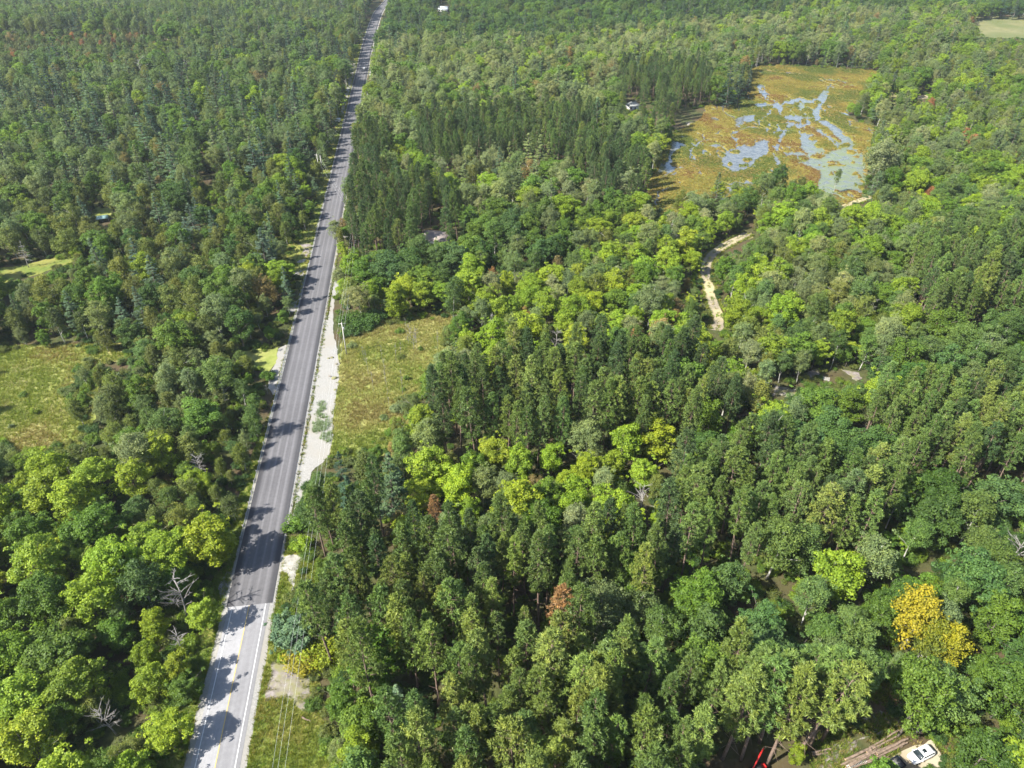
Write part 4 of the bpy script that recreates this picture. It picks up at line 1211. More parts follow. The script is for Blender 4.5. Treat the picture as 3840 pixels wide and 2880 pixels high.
CLEAR = [
    ROAD_POLY, MEADOW_R_SEEN, MEADOW_L_SEEN, crop(*Z6, MARSH_SEEN), YARD_SEEN,
    crop(*Z2, [(700, 720), (800, 660), (960, 700), (1000, 860), (1060, 900), (1170, 930), (1150, 1090), (900, 1080), (760, 1000), (830, 930), (720, 860)]),
    [(1525, 1740), (1535, 1580), (1590, 1515), (1690, 1505), (1790, 1520), (1850, 1560), (1850, 1740)],
    [(1905, 1240), (1990, 1200), (2060, 1330), (2062, 1412), (1960, 1415), (1920, 1330)],
    crop(*Z3, [(300, 222), (60, 250), (90, 330), (160, 380), (240, 400), (290, 300)]),
    crop(*Z4, [(1410, 598), (1525, 612), (1515, 672), (1420, 655)]),
    crop(*Z4, [(1580, 625), (1615, 630), (1610, 660), (1580, 655)]),
    crop(*Z9, [(650, 330), (780, 335), (740, 400), (660, 402)]),
    crop(*Z9, [(0, 720), (160, 735), (330, 690), (490, 650), (490, 680), (330, 740), (180, 790), (0, 830)]),
    crop(*Z9, [(1385, 80), (1480, 90), (1500, 170), (1410, 190)]),
    [(2100, 42), (2270, 48), (2270, 84), (2130, 80)],
    crop(1400, 0, 1300 / 2212, [(1615, 628), (1660, 622), (1700, 650), (1690, 672), (1620, 662)]),
    crop(1400, 0, 1300 / 2212, [(415, 22), (480, 15), (480, 45), (440, 60), (415, 52)]),
    crop(1400, 0, 1300 / 2212, [(1740, 650), (1790, 645), (1790, 690), (1740, 690)]),
    crop(*Z5, [(300, 1230), (355, 1230), (350, 1275), (300, 1275)]),
    crop(*Z6, [(1720, 1190), (1900, 1165), (1930, 1195), (1790, 1245), (1720, 1235)]),
    crop(*Z6, [(2140, 1110), (2212, 1085), (2212, 1125), (2150, 1140)]),
    crop(*Z6, [(470, 530), (700, 520), (700, 590), (640, 640), (480, 720)]),
    crop(*ZR, [(1430, 690), (1520, 680), (1520, 720), (1430, 725)]),
    crop(*ZR, [(1240, 660), (1290, 665), (1280, 740), (1250, 740)]),
    crop(*Z7, [(1210, 1240), (1370, 1200), (1510, 1235), (1525, 1290), (1480, 1310), (1390, 1250), (1270, 1310), (1210, 1305)]),
] + [r_[1] for r_ in ROCKS[:8]]
keep = np.zeros((GH, GW), bool)
for pl in CLEAR:
    keep |= in_poly(gx, gy, pl)
keep |= seg_dist(gx, gy, TRACK) < 15
keep |= seg_dist(gx, gy, TRACK2[1:4]) < 4


def rast(img, u, v, default):
    i = ((np.asarray(v) + GM) / GS).astype(int); j = ((np.asarray(u) + GM) / GS).astype(int)
    ok = (i >= 0) & (i < GH) & (j >= 0) & (j < GW)
    return np.where(ok, img[np.clip(i, 0, GH - 1), np.clip(j, 0, GW - 1)], default)


_BF, _BS = np.meshgrid(np.array([.02, .15, .3, .42, .54, .66, .78, .9, 1.0]), np.array([-1, -.5, 0, .5, 1.0]))
_BS = _BS * np.interp(_BF, [0, .25, .6, .85, 1], [.2, .45, .95, .7, .1])


def blocked(x, y, z, h, r):
    """would a plant here hide ground that the photograph shows open?"""
    u, v, _ = project(x + _BS * r, y, z + _BF * h)
    return bool(rast(keep, u, v, False).any())


TREES = []          # kind, tintname, x, y, z, h, form, rot, lean, squash, tintrgb, special label
GRID = {}


def taken(x, y, d):
    i, j = int(x // 6), int(y // 6)
    for a in (-1, 0, 1):
        for b in (-1, 0, 1):
            for (px, py, pd) in GRID.get((i + a, j + b), ()):
                if (px - x) ** 2 + (py - y) ** 2 < (0.5 * (pd + d)) ** 2:
                    return True
    return False


def put(kind, tint, x, y, h, d=4.0, form=None, rot=None, wide=1.0, label=None, rgb=None, gain=1.0):
    GRID.setdefault((int(x // 6), int(y // 6)), []).append((x, y, d))
    t = np.array(TINT[tint] if rgb is None else rgb)
    t = t * 1.16 * rng.uniform(0.82, 1.2) * gain * np.array([rng.uniform(.93, 1.12), 1, rng.uniform(.8, 1.05) if 'pine' in kind or kind == 'spruce_tree' else rng.uniform(.68, 1.0)])
    TREES.append(dict(kind=kind, tint=tint, x=float(x), y=float(y), z=float(terrain(x, y)) - 0.05, h=float(h),
                      lean=(float(rng.normal(0, .035)), float(rng.normal(0, .035))), form=int(rng.integers(min(3, len(FORMS[kind])) if kind == 'white_pine_tree' else len(FORMS[kind])) if form is None else form), rot=float(rng.uniform(0, 6.283) if rot is None else rot), wide=float(wide * rng.uniform(.92, 1.1)), rgb=t, label=label))


def put_px(kind, tint, ub, vb, vt=None, h=None, **kw):
    """a plant whose foot shows at (ub, vb); its height from the row of its top vt"""
    p_ = at(ub, vb)
    if h is None:
        dep = p_[1] * CP + CAM_H * SP
        hs = np.linspace(1, 27, 270)
        _, vv, _ = project(p_[0], p_[1], hs)
        h = float(hs[np.argmin(np.abs(vv - vt))])
    put(kind, tint, p_[0], p_[1], h, **kw)


# plants one can single out in the photograph
put_px('birch_tree', 'yellow', 1945, 1405, h=18, d=4, form=0, wide=1.1, rgb=(.19, .185, .018), label='golden yellow birch standing out from the green woods at lower right')
put_px('birch_tree', 'yellow', 1978, 1428, h=14.5, d=3, form=2, wide=1.35, rgb=(.155, .165, .020), label='yellowing birch close in front of the golden birch at lower right')
put_px('birch_tree', 'yellow', 2024, 1458, h=13, d=3, form=0, wide=1.1, rgb=(.175, .175, .018), label='lowest of the three golden birches at lower right')
put_px('aspen_tree', 'aspen_grey', 2003, 1405, h=15, d=3, form=1, wide=.9, label='grey-green aspen tucked behind the golden birches at lower right')
put_px('birch_tree', 'olive', 1985, 1448, h=11.5, d=3, form=2, wide=1.3, label='olive birch wedged among the golden birches at lower right')
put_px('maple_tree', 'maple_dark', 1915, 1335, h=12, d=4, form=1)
put_px('maple_tree', 'maple_mid', 1968, 1330, h=12.5, d=4, form=3)
put_px('aspen_tree', 'aspen_green', 2020, 1345, h=13, d=4, form=0)
put_px('maple_tree', 'maple_mid', 1880, 1370, h=11, d=4, form=4)
put_px('shrub', 'maple_dark', 1900, 1440, h=3.2, d=3, wide=1.3)
put_px('shrub', 'maple_mid', 1870, 1465, h=3.0, d=3, wide=1.4)
put_px('white_pine_tree', 'wpine_blue', 636, 1392, h=7.2, d=6, form=3, wide=1.05, rgb=(.085, .145, .085), label='round bluish white pine standing alone on the verge by the wires')
put_px('white_pine_tree', 'wpine_blue', 868, 1560, h=12, d=5, form=1, wide=1.3, rgb=(.085, .145, .095), label='bluish white pine at the front edge of the pine plantation')
put_px('aspen_tree', 'aspen_pale', 727, 534, 474, d=4, form=0, wide=1.2, rgb=(.16, .20, .09), label='lone silvery poplar leaning over the road edge')
put_px('white_pine_tree', 'wpine_dark', 1568, 236, 132, d=9, form=0, wide=1.0, label='tall dark white pine at the left shore of the marsh')
put_px('white_pine_tree', 'wpine_dark', 1592, 234, 140, d=9, form=1, wide=1.1, label='second dark white pine crowding the left shore of the marsh')
put_px('white_pine_tree', 'wpine', 1528, 210, 152, d=6, form=1, label='smaller blue-green white pine behind the marsh shore pines')
put_px('spruce_tree', 'spruce', 1612, 208, 140, d=6, form=0, label='dark spruce beside the tall marsh shore pines')
put_px('white_pine_tree', 'wpine', 1838, 150, 104, d=8, form=0, label='blue-green white pine at the far shore of the marsh')
put_px('white_pine_tree', 'wpine', 1868, 152, 98, d=8, form=1, label='right one of two white pines at the far marsh shore')
put_px('spruce_tree', 'spruce', 1775, 148, 108, d=4, form=1, label='thin dark spruce at the far shore of the marsh')
put_px('dead_tree', 'grey', 1633, 148, 110, d=4, form=1, label='bare grey spruce snag at the far left marsh shore')
put_px('white_pine_tree', 'wpine', 1540, 462, 372, d=8, form=2, wide=1.0, label='full blue-green white pine in front of the marsh')
put_px('maple_tree', 'maple_dark', 1672, 430, 352, d=7, form=1, label='dark rounded tree in front of the marsh middle')
put_px('aspen_tree', 'olive', 1722, 436, 378, d=6, form=1, label='olive aspen in front of the marsh middle')
put_px('aspen_tree', 'aspen_grey', 1700, 440, 385, d=5, form=0, label='grey-green aspen between the dark tree and olive aspen')
put_px('aspen_tree', 'aspen_pale', 1880, 415, 292, d=7, form=2, wide=1.25, label='tall pale poplar at the right end of the marsh')
put_px('aspen_tree', 'aspen_grey', 1800, 418, 362, d=5, form=1, wide=.8, label='thin half-bare poplar before the algae pool')
put_px('birch_tree', 'olive', 1470, 470, 410, d=5, form=1, label='olive birch at the near left tip of the marsh')
put_px('aspen_tree', 'aspen_pale', 1352, 452, 365, d=7, form=2, wide=1.3, label='pale silvery tree left of the near marsh tip')
put_px('spruce_tree', 'spruce', 1366, 372, 318, d=5, form=0, label='pointed spruce at the left bay of the marsh')
put_px('birch_tree', 'rust', 1880, 215, 178, d=5, form=2, label='rusty tree on the right shore of the marsh')
put_px('birch_tree', 'rust', 2110, 395, 345, d=5, form=1, label='pinkish rust tree above the track at right')
put_px('maple_tree', 'red', 1190, 400, 352, d=4, form=3, wide=.7, label='small reddish maple behind the roadside pines')
put_px('dead_tree', 'grey', 62, 578, 520, d=6, form=1, wide=1.2, label='grey dead spruce standing in the left swamp hollow')
put_px('dead_tree', 'grey', 2150, 1245, h=16, d=5, form=0, wide=1.0, label='large bare dead birch at the right edge of the photo')
put_px('dead_tree', 'grey', 405, 1335, 1245, d=4, form=0, wide=1.3, label='bare dead tree by the road among bright maples')
put_px('dead_tree', 'grey', 398, 1420, 1365, d=4, form=2, wide=1.5, label='low grey dead branches on the shaded left verge')
put_px('dead_tree', 'grey', 255, 1590, 1530, d=4, form=0, wide=1.3, label='grey dead tree at lower left beneath maples')
put_px('dead_tree', 'grey', 440, 1050, 985, d=4, form=0, wide=1.2, label='pale dead birch left of the guardrail')
put_px('dead_tree', 'grey', 1995, 700, 640, d=4, form=0, wide=1.1, label='pair of pale dead stems in the right woods')
put_px('dead_tree', 'grey', 1870, 700, 640, d=4, form=2, label='slim pale dead stem in the right woods')
put_px('maple_tree', 'maple_bright', 1008, 775, 712, d=5, form=1, label='brightest yellow-green maple between meadow and middle pine stand')
put_px('red_pine_tree', 'brown_pine', 1297, 880, 790, d=3.2, form=1, label='brown-topped red pine in the middle pine stand')
put_px('red_pine_tree', 'brown_pine', 945, 1170, 1072, d=3.2, form=0, label='rust-topped red pine in the large plantation near the road')
put_px('red_pine_tree', 'brown_pine', 876, 1265, 1165, d=3.2, form=3, label='dying brown red pine at the open gap of the plantation')
put_px('birch_tree', 'rust', 1062, 640, 570, d=4, form=2, label='tan-red aspen top amid the lime-green woods')
put_px('birch_tree', 'tan', 575, 670, 598, d=5, form=1, wide=1.3, label='tan fading tree left of the road above the guardrail')
put_px('maple_tree', 'maple_bright', 545, 640, 565, d=6, form=0, label='bright yellow-green maple left of the road mid-photo')
# pines with bare trunks around the clearing, lower right
for i, (ub, vb, vt, tn) in enumerate([(1582, 1600, 1405, 'pine'), (1600, 1642, 1415, 'pine'), (1640, 1605, 1420, 'pine'), (1655, 1655, 1435, 'pine_lit'), (1706, 1645, 1425, 'pine_lit'), (1746, 1620, 1418, 'pine'), (1774, 1600, 1405, 'pine'), (1560, 1640, 1420, 'pine_lit'), (1700, 1575, 1400, 'pine'), (1610, 1560, 1390, 'pine')]):
    names_ = ['first', 'second', 'third', 'fourth', 'fifth', 'sixth', 'seventh', 'eighth', 'ninth', 'tenth']
    put_px('red_pine_tree', tn, ub, vb, vt, d=3.0, form=(2, 0, 2, 1)[i % 4], wide=1.15)
put_px('maple_tree', 'maple_mid', 1938, 1592, h=19, d=7, form=2, wide=.72, label='green maple with a tall double trunk above the log pile')
put_px('maple_tree', 'maple_lime', 1712, 1650, h=6, d=4, form=3, label='young lime-green maple at the foot of the bare-trunked pines')
put_px('shrub', 'maple_mid', 2080, 1600, h=4.5, d=4, wide=1.6)
put_px('maple_tree', 'maple_mid', 745, 1560, h=11, d=6, form=1, label='rounded green maple beside the rock on the near verge')
put_px('maple_tree', 'maple_mid', 800, 1610, h=12, d=6, form=0)
put_px('maple_tree', 'maple_lime', 790, 1660, h=12, d=6, form=3)
put_px('shrub', 'maple_bright', 690, 1425, h=4, d=3, wide=1.2)
put_px('shrub', 'gold', 640, 1432, h=2.4, d=3, wide=1.3)
put_px('shrub', 'gold', 665, 1440, h=2.8, d=3, wide=1.2)
put_px('shrub', 'maple_lime', 615, 1425, h=2.0, d=3, wide=1.2)
put_px('shrub', 'maple_mid', 605, 1340, h=2.4, d=3, wide=1.0)
put_px('shrub', 'maple_mid', 640, 1140, h=3.2, d=3, wide=1.3)
put_px('shrub', 'maple_lime', 655, 1185, h=3.2, d=3, wide=1.2)
for i, (ub, vb, h_) in enumerate([(748, 712, 3.5), (765, 720, 3.2), (785, 708, 4), (800, 700, 3.8), (758, 700, 4.4), (815, 690, 4)]):
    put_px('shrub', 'maple_dark', ub, vb, h=h_, d=3, wide=1.3)

# thin dead stems standing in the right meadow
for (a, b_) in [(1000, 430), (1040, 560), (1130, 480), (1150, 560), (1160, 690), (1265, 580), (970, 330), (1110, 330), (1215, 340), (1250, 300), (1440, 760), (1380, 240), (1540, 230), (1300, 120)]:
    u_, v_ = crop(*Z3, [(a, b_)])[0]
    put_px('dead_tree', 'grey', u_, v_, h=rng.uniform(6, 9), d=1.5, form=2, wide=.45)
for (a, b_) in [(1330, 150), (1350, 230), (1370, 180), (1310, 190)]:
    u_, v_ = crop(*Z3, [(a, b_)])[0]
    put_px('dead_tree', 'grey', u_, v_, h=rng.uniform(4, 6), d=1.5, form=0, wide=.9)

for i in range(46):
    if i < 26:
        a, b_ = rng.uniform(850, 1650), rng.uniform(90, 900)
        if a < 1000 + (b_ - 90) * .1 and rng.random() < .75:
            continue
        u_, v_ = crop(*Z3, [(a, b_)])[0]
        if not in_poly(np.array(u_), np.array(v_), MEADOW_R):
            continue
    else:
        a, b_ = rng.uniform(0, 900), rng.uniform(230, 1000)
        u_, v_ = crop(*Z8, [(a, b_)])[0]
        if a < 420 and rng.random() < .8:
            continue
    put_px('shrub', ['maple_mid', 'aspen_grey', 'maple_lime', 'olive'][i % 4], u_, v_, h=rng.uniform(1.2, 2.6), d=2, wide=rng.uniform(.9, 1.4))

# the stands
n_c = 260000
_yy = np.linspace(28, 1480, 3000)
_w = np.cumsum((_yy * CP + CAM_H * SP) * (1920 / FPX) * 1.08 + 22)
Yc = np.interp(rng.random(n_c), _w / _w[-1], _yy)
half = (Yc * CP + CAM_H * SP) * (1920 / FPX) * 1.08 + 22
Xc = rng.uniform(-1, 1, n_c) * half
Zc = terrain(Xc, Yc)
uc, vc, _ = project(Xc, Yc, Zc + 11)
sc_ = rast(stand, uc, vc, ST_NAMES.index('fartop'))
u18, v18, _ = project(Xc, Yc, Zc + 21)
s18 = rast(stand, u18, v18, ST_NAMES.index('fartop'))
_pi = [ST_NAMES.index(q) for q in ('pine', 'litpine', 'darkpine')]
sc_ = np.where(np.isin(s18, _pi) | np.isin(sc_, _pi), s18, sc_)
ub_, vb_, _ = project(Xc, Yc, Zc)
fit = (vb_ > -60) & (vc < 1830)
fit &= ~rast(keep, ub_, vb_, False)
# road corridor
rd = (np.stack([Xc, Yc], 1) - RA) @ rnor
fit &= np.abs(rd) > 6.5
# the marsh itself is treeless
fit &= ~in_poly((ub_ * K - Z6[0]) / Z6[2], (vb_ * K - Z6[1]) / Z6[2], MARSH)
tr_d = np.minimum(seg_dist(Xc, Yc, [tuple(p_) for p_ in TR1[::4]]), seg_dist(Xc, Yc, [tuple(p_) for p_ in TR2[::4]]))
fit &= tr_d > 2.6
pick = np.nonzero(fit)[0]
rng.shuffle(pick)
CHOICES = {}
for pidx in pick:
    x, y = Xc[pidx], Yc[pidx]
    st = ST_NAMES[int(sc_[pidx])]
    (names, pr), sp, (h0, h1) = STANDS[st]
    q = CHOICES.get(st)
    if not q:
        q = CHOICES[st] = list(rng.choice(len(names), 4000, p=pr))
    kind, tn = names[q.pop()]
    d = sp * (1.12 if kind == 'maple_tree' else .8 if kind in ('birch_tree', 'aspen_tree') else 1.1 if kind == 'white_pine_tree' else 1.0)
    d *= rng.uniform(0.85, 1.2)
    if taken(x, y, d):
        continue
    h = rng.uniform(h0, h1) * rng.triangular(.8, 1.0, 1.15)
    if kind == 'white_pine_tree':
        h *= 1.12
    elif kind == 'birch_tree':
        h *= .9
    elif kind == 'dead_tree':
        h *= .9
    h = min(h, {'maple_tree': 15.5, 'aspen_tree': 17.5, 'birch_tree': 14.5}.get(kind, 30) * (1.2 if y > 450 else 1.0))
    if -17 < rd[pidx] < 0 and not (1190 < vb_[pidx] < 1330) and y < 420:
        h *= (.62 if vb_[pidx] > 1300 else .45 if 690 < vb_[pidx] < 870 else .72)
    r_ = NOM_R[kind] * h / NOM_H[kind]
    if blocked(x, y, Zc[pidx], h, r_):
        h *= 0.55
        if h < 6.5 or kind == 'red_pine_tree' or blocked(x, y, Zc[pidx], h, r_ * .55):
            if rng.random() < 0.65 and not blocked(x, y, Zc[pidx], 2.6, 1.6):
                put('shrub', tn if kind in ('maple_tree', 'aspen_tree', 'birch_tree') else 'maple_mid', x, y, rng.uniform(1.6, 3.2), 2.4)
            continue
    wide = rng.uniform(.84, 1.06) if kind == 'red_pine_tree' else rng.uniform(1.05, 1.35) if st in ('bright', 'green') else rng.uniform(1.0, 1.35)
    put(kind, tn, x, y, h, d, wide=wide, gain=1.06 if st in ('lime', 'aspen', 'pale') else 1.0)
n_main = len(TREES)
rng.shuffle(pick)
for pidx in pick[:90000]:
    x, y = Xc[pidx], Yc[pidx]
    st = ST_NAMES[int(sc_[pidx])]
    if y > 620 or st in ('pine', 'litpine', 'darkpine'):
        continue
    if taken(x, y, 2.0):
        continue
    (names, pr), sp, _h = STANDS[st]
    kind, tn = names[int(rng.integers(len(names)))]
    if kind in ('dead_tree', 'white_pine_tree'):
        continue
    h = rng.uniform(5.0, 9.0)
    if blocked(x, y, Zc[pidx], h, NOM_R[kind] * h / NOM_H[kind]):
        continue
    put(kind, tn, x, y, h, 2.4, wide=rng.uniform(1.15, 1.5), gain=1.06 if st in ('lime', 'aspen', 'pale') else 1.0)
print('plants', n_main, len(TREES))

# ------------------------------------------------------------------ individuals and the mass behind them
for t in TREES:
    u, v, dep = project(t['x'], t['y'], t['z'] + 0.7 * t['h'])
    t['u'], t['v'], t['dep'] = float(u), float(v), float(dep)
    t['seen'] = -4 < u < 2216 and -2 < v < 1668
    t['px'] = t['h'] / dep
KIND_WORD = {'maple_tree': 'maple', 'aspen_tree': 'aspen', 'birch_tree': 'birch', 'red_pine_tree': 'red pine', 'white_pine_tree': 'white pine', 'spruce_tree': 'spruce', 'shrub': 'shrub', 'dead_tree': 'dead tree'}
GROUP = {'maple_tree': 'maples of the forest', 'aspen_tree': 'aspens of the forest', 'birch_tree': 'birches of the forest', 'red_pine_tree': 'red pines of the plantations', 'white_pine_tree': 'white pines of the forest', 'spruce_tree': 'spruces by the marsh', 'shrub': 'shrubs at the forest edges', 'dead_tree': 'dead trees in the woods and meadow'}
chosen, rest = [], []
by = {}
for t in TREES:
    by.setdefault(t['kind'], []).append(t)
for kd, lst in by.items():
    lst.sort(key=lambda t: (not t['seen'], t['label'] is None, -t['px']))
    n = 0
    for t in lst:
        if t['seen'] and n < 300:
            chosen.append(t); n += 1
        else:
            rest.append(t)


def where(t):
    rdist = float(np.dot(np.array([t['x'], t['y']]) - RA, rnor))
    if abs(rdist) < 13 and t['dep'] < 700:
        return 'beside the road'
    return {'maple_tree': 'in the woods', 'aspen_tree': 'in the woods', 'birch_tree': 'in the woods', 'red_pine_tree': 'in the pines', 'white_pine_tree': 'in the woods', 'spruce_tree': 'in the woods', 'shrub': 'on open ground', 'dead_tree': 'among green trees'}[t['kind']]


LANDMARKS = [
    (540, 1310, 'the asphalt seam'), (633, 1340, 'the bluish verge pine'), (625, 1480, 'the verge bedrock'), (1962, 1320, 'the golden birches'), (1975, 1630, 'the white car'), (1760, 1600, 'the log pile'),
    (1380, 1270, 'the yellowing plantation maple'), (876, 1200, 'the dying brown pine'), (1297, 800, 'the brown-topped middle pine'), (830, 830, 'the right meadow'), (640, 900, 'the guardrails'), (100, 850, 'the left meadow'),
    (1535, 610, 'the sandy track'), (1690, 845, 'the pink rock ledge'), (1830, 805, 'the pale rock ledge'), (1680, 300, 'the marsh'), (1420, 420, 'the near marsh tip'), (940, 500, 'the brown-roofed house'), (218, 465, 'the turquoise canopy'),
    (62, 550, 'the dead swamp spruce'), (765, 480, 'the second utility pole'), (740, 730, 'the first utility pole'), (575, 620, 'the tan roadside tree'), (1008, 740, 'the brightest lime maple'), (2165, 1180, 'the big dead birch'),
    (1370, 220, 'the grey-roofed house'), (785, 150, 'the distant white car'), (405, 1290, 'the dead roadside tree'), (200, 1400, 'the lower left maples'), (80, 1150, 'the left photo edge'), (1100, 1450, 'the front pine rows'), (1450, 1060, 'the plantation heart'),
    (2110, 370, 'the pinkish rust tree'), (1190, 375, 'the small reddish maple'), (2050, 900, 'the dark right-hand pines'), (2000, 1050, 'the big right-hand maples'), (1062, 590, 'the tan-red aspen top'), (400, 420, 'the left woods clearing'),
    (1180, 950, 'the lime strip between pines'), (2000, 670, 'the pale dead stems'), (1995, 1480, 'the double-trunked maple'), (300, 650, 'the left white pines'), (730, 510, 'the lone roadside poplar'), (1880, 350, 'the tall marsh poplar'), (1400, 560, 'the lime woods centre'),
    (1200, 150, 'the pale far woods'), (300, 200, 'the far left pines'), (1150, 245, 'the dark far plantation')]
SECT = ['right of', 'below and right of', 'below', 'below and left of', 'left of', 'above and left of', 'above', 'above and right of']
ORD = ['', 'second ', 'third ', 'fourth ', 'fifth ', 'sixth ', 'seventh ', 'eighth ', 'ninth ', 'tenth ', 'eleventh ', 'twelfth ', 'thirteenth ', 'fourteenth ', 'fifteenth ', 'sixteenth ', 'seventeenth ', 'eighteenth ', 'nineteenth ', 'twentieth ']
buckets = {}
for t in chosen:
    s = t['h'] / NOM_H[t['kind']]
    t['s'] = s
    if t['label'] is None:
        d_, l_ = min((math.hypot(t['u'] - a, (t['v'] - b) * 1.2), i) for i, (a, b, _) in enumerate(LANDMARKS))
        a, b, ph = LANDMARKS[l_]
        sec = SECT[int(round(math.atan2(t['v'] - b, t['u'] - a) / (math.pi / 4))) % 8]
        size = '' if t['kind'] in ('shrub', 'dead_tree') else 'tall ' if s > 1.08 else 'small ' if s < .72 else ''
        colour = 'bare grey' if t['kind'] == 'dead_tree' else TWORD[t['tint']]
        t['ld'] = d_
        buckets.setdefault((size + colour + ' ' + KIND_WORD[t['kind']], sec, ph), []).append(t)
for (what, sec, ph), lst in buckets.items():
    lst.sort(key=lambda t: t['ld'])
    ORD = ORD[:20] + ['twenty-%s ' % q for q in ('first', 'second', 'third', 'fourth', 'fifth', 'sixth', 'seventh', 'eighth', 'ninth')] + ['thirtieth '] + ['thirty-%s ' % q for q in ('first', 'second', 'third', 'fourth', 'fifth', 'sixth', 'seventh', 'eighth', 'ninth')]
    for i, t in enumerate(lst):
        if len((ORD[min(i, 38)] + what + ' ' + sec + ' ' + ph).split()) > 14:
            what = what.replace('bright ', '')
        t['label'] = '%s%s %s %s%s' % (ORD[i] if i < 39 else 'another ', what, sec, ph, ', counting outward' if 0 < i < 39 else ', nearest to it' if i == 0 and len(lst) > 1 else '')
for t in chosen:
    kd = t['kind']
    s = t['s']
    root = empty(kd, (t['x'], t['y'], t['z']), t['rot'])
    root.rotation_euler = (t['lean'][0], t['lean'][1], t['rot'])
    root.scale = (s * t['wide'], s * t['wide'], s)
    tm, cme = PART[kd][t['form']]
    a = link(bpy.data.objects.new('trunk', tm), root)
    c = link(bpy.data.objects.new('crown', cme), root)
    c['tint'] = [float(q) for q in t['rgb']]
    tag(root, t['label'], {'shrub': 'shrub'}.get(kd, 'tree'), GROUP[kd])

pts = np.array([(t['x'], t['y'], t['z']) for t in rest])
idx = np.array([FOREST_IDX[t['kind']][t['form']] for t in rest])
rot = np.array([(t['lean'][0], t['lean'][1], t['rot']) for t in rest])
scl = np.array([(t['h'] / NOM_H[t['kind']] * t['wide'],) * 2 + (t['h'] / NOM_H[t['kind']],) for t in rest])
tin = np.array([t['rgb'] for t in rest])
scatter('forest', proto_col, pts, idx, rot, scl, tin, 'mixed pine and hardwood forest stretching into the distance', 'forest')

# ------------------------------------------------------------------ grass, sedge and undergrowth
def tuft(n, h, spread, w):
    b = MB()
    a = rng.uniform(0, 6.283, n)
    lean = rng.uniform(.1, .6, n)
    base = np.stack([np.cos(a) * spread * rng.random(n), np.sin(a) * spread * rng.random(n), np.zeros(n)], 1)
    tip = base + np.stack([np.cos(a) * lean * h, np.sin(a) * lean * h, h * rng.uniform(.6, 1.1, n)], 1)
    s = np.stack([-np.sin(a), np.cos(a), np.zeros(n)], 1) * w / 2
    V = np.stack([base - s, base + s, tip], 1).reshape(-1, 3)
    b.add(V, None, np.arange(3 * n).reshape(n, 3), np.repeat(rng.random(n), 3))
    return b


low_col = bpy.data.collections.new('low_forms')
for i, (b_, mt) in enumerate([(tuft(16, 0.35, .30, .07), 'blade'), (tuft(22, 0.6, .75, .11), 'blade'), (tuft(20, 0.7, .8, .2), 'blade')]):
    low_col.objects.link(bpy.data.objects.new('low_form_%02d' % i, b_.mesh('tuft', M[mt])))
for j in range(2):
    me = PART['shrub'][j][1]
    low_col.objects.link(bpy.data.objects.new('low_form_%02d' % (3 + j), me))


def fill(poly, n, world_pts=False):
    P = np.array([at(u, v)[:2] for u, v in poly])
    lo, hi = P.min(0), P.max(0)
    k = int(n * 3)
    x = rng.uniform(lo[0], hi[0], k); y = rng.uniform(lo[1], hi[1], k)
    m_ = in_poly(x, y, [tuple(q) for q in P])
    return np.stack([x[m_], y[m_]], 1)


def spread(polys, per_m2, form, s0, s1, tints, name, label, cat, avoid_road=5.3, cap=20000):
    P_ = []
    for pl in polys:
        P = np.array([at(u, v)[:2] for u, v in pl])
        area = (P[:, 0].max() - P[:, 0].min()) * (P[:, 1].max() - P[:, 1].min())
        P_.append(fill(pl, min(cap, area * per_m2) / 3 + 3))
    P_ = np.concatenate(P_)
    P_ = P_[np.abs((P_ - RA) @ rnor) > avoid_road]
    u, v, _ = project(P_[:, 0], P_[:, 1], 0)
    bare = np.zeros(len(P_), bool)
    for r_ in ROCKS:
        bare |= in_poly(u, v, r_[1]) & (fbm(P_[:, 0] * .5, P_[:, 1] * .5) < .58)
    for pl in (FILL_R, FILL_L):
        bare |= in_poly(u, v, pl)
    P_ = P_[~bare]
    n = len(P_)
    w = fbm(P_[:, 0] * .07, P_[:, 1] * .07)
    ti = np.array([TINTG[q] for q in tints])
    k = np.clip(((w - .25) * 2 + rng.normal(0, .16, n)) * len(ti), 0, len(ti) - 1).astype(int)
    tint = ti[k] * rng.uniform(.9, 1.1, (n, 1))
    s = rng.uniform(s0, s1, n)
    pts = np.column_stack([P_, terrain(P_[:, 0], P_[:, 1]) + 0.02])
    return pts, np.full(n, form), np.column_stack([np.zeros((n, 2)), rng.uniform(0, 6.283, n)]), np.column_stack([s, s, s * rng.uniform(.7, 1.2, n)]), tint


TINTG = {'g1': (0.115, 0.18, 0.026), 'g2': (0.19, 0.23, 0.042), 'g3': (0.27, 0.25, 0.07), 's1': (0.18, 0.225, 0.045), 's2': (0.245, 0.265, 0.07), 's3': (0.31, 0.295, 0.105), 's4': (0.245, 0.205, 0.08),
         'm1': (0.095, 0.125, 0.027), 'm2': (0.22, 0.175, 0.042), 'm3': (0.18, 0.108, 0.04), 'm4': (0.27, 0.235, 0.06), 'm5': (0.15, 0.155, 0.037)}


def join_scatter(name, label, cat, *sets):
    a = [np.concatenate([s[i] for s in sets]) for i in range(5)]
    scatter(name, low_col, a[0], a[1], a[2], a[3], a[4], label, cat)


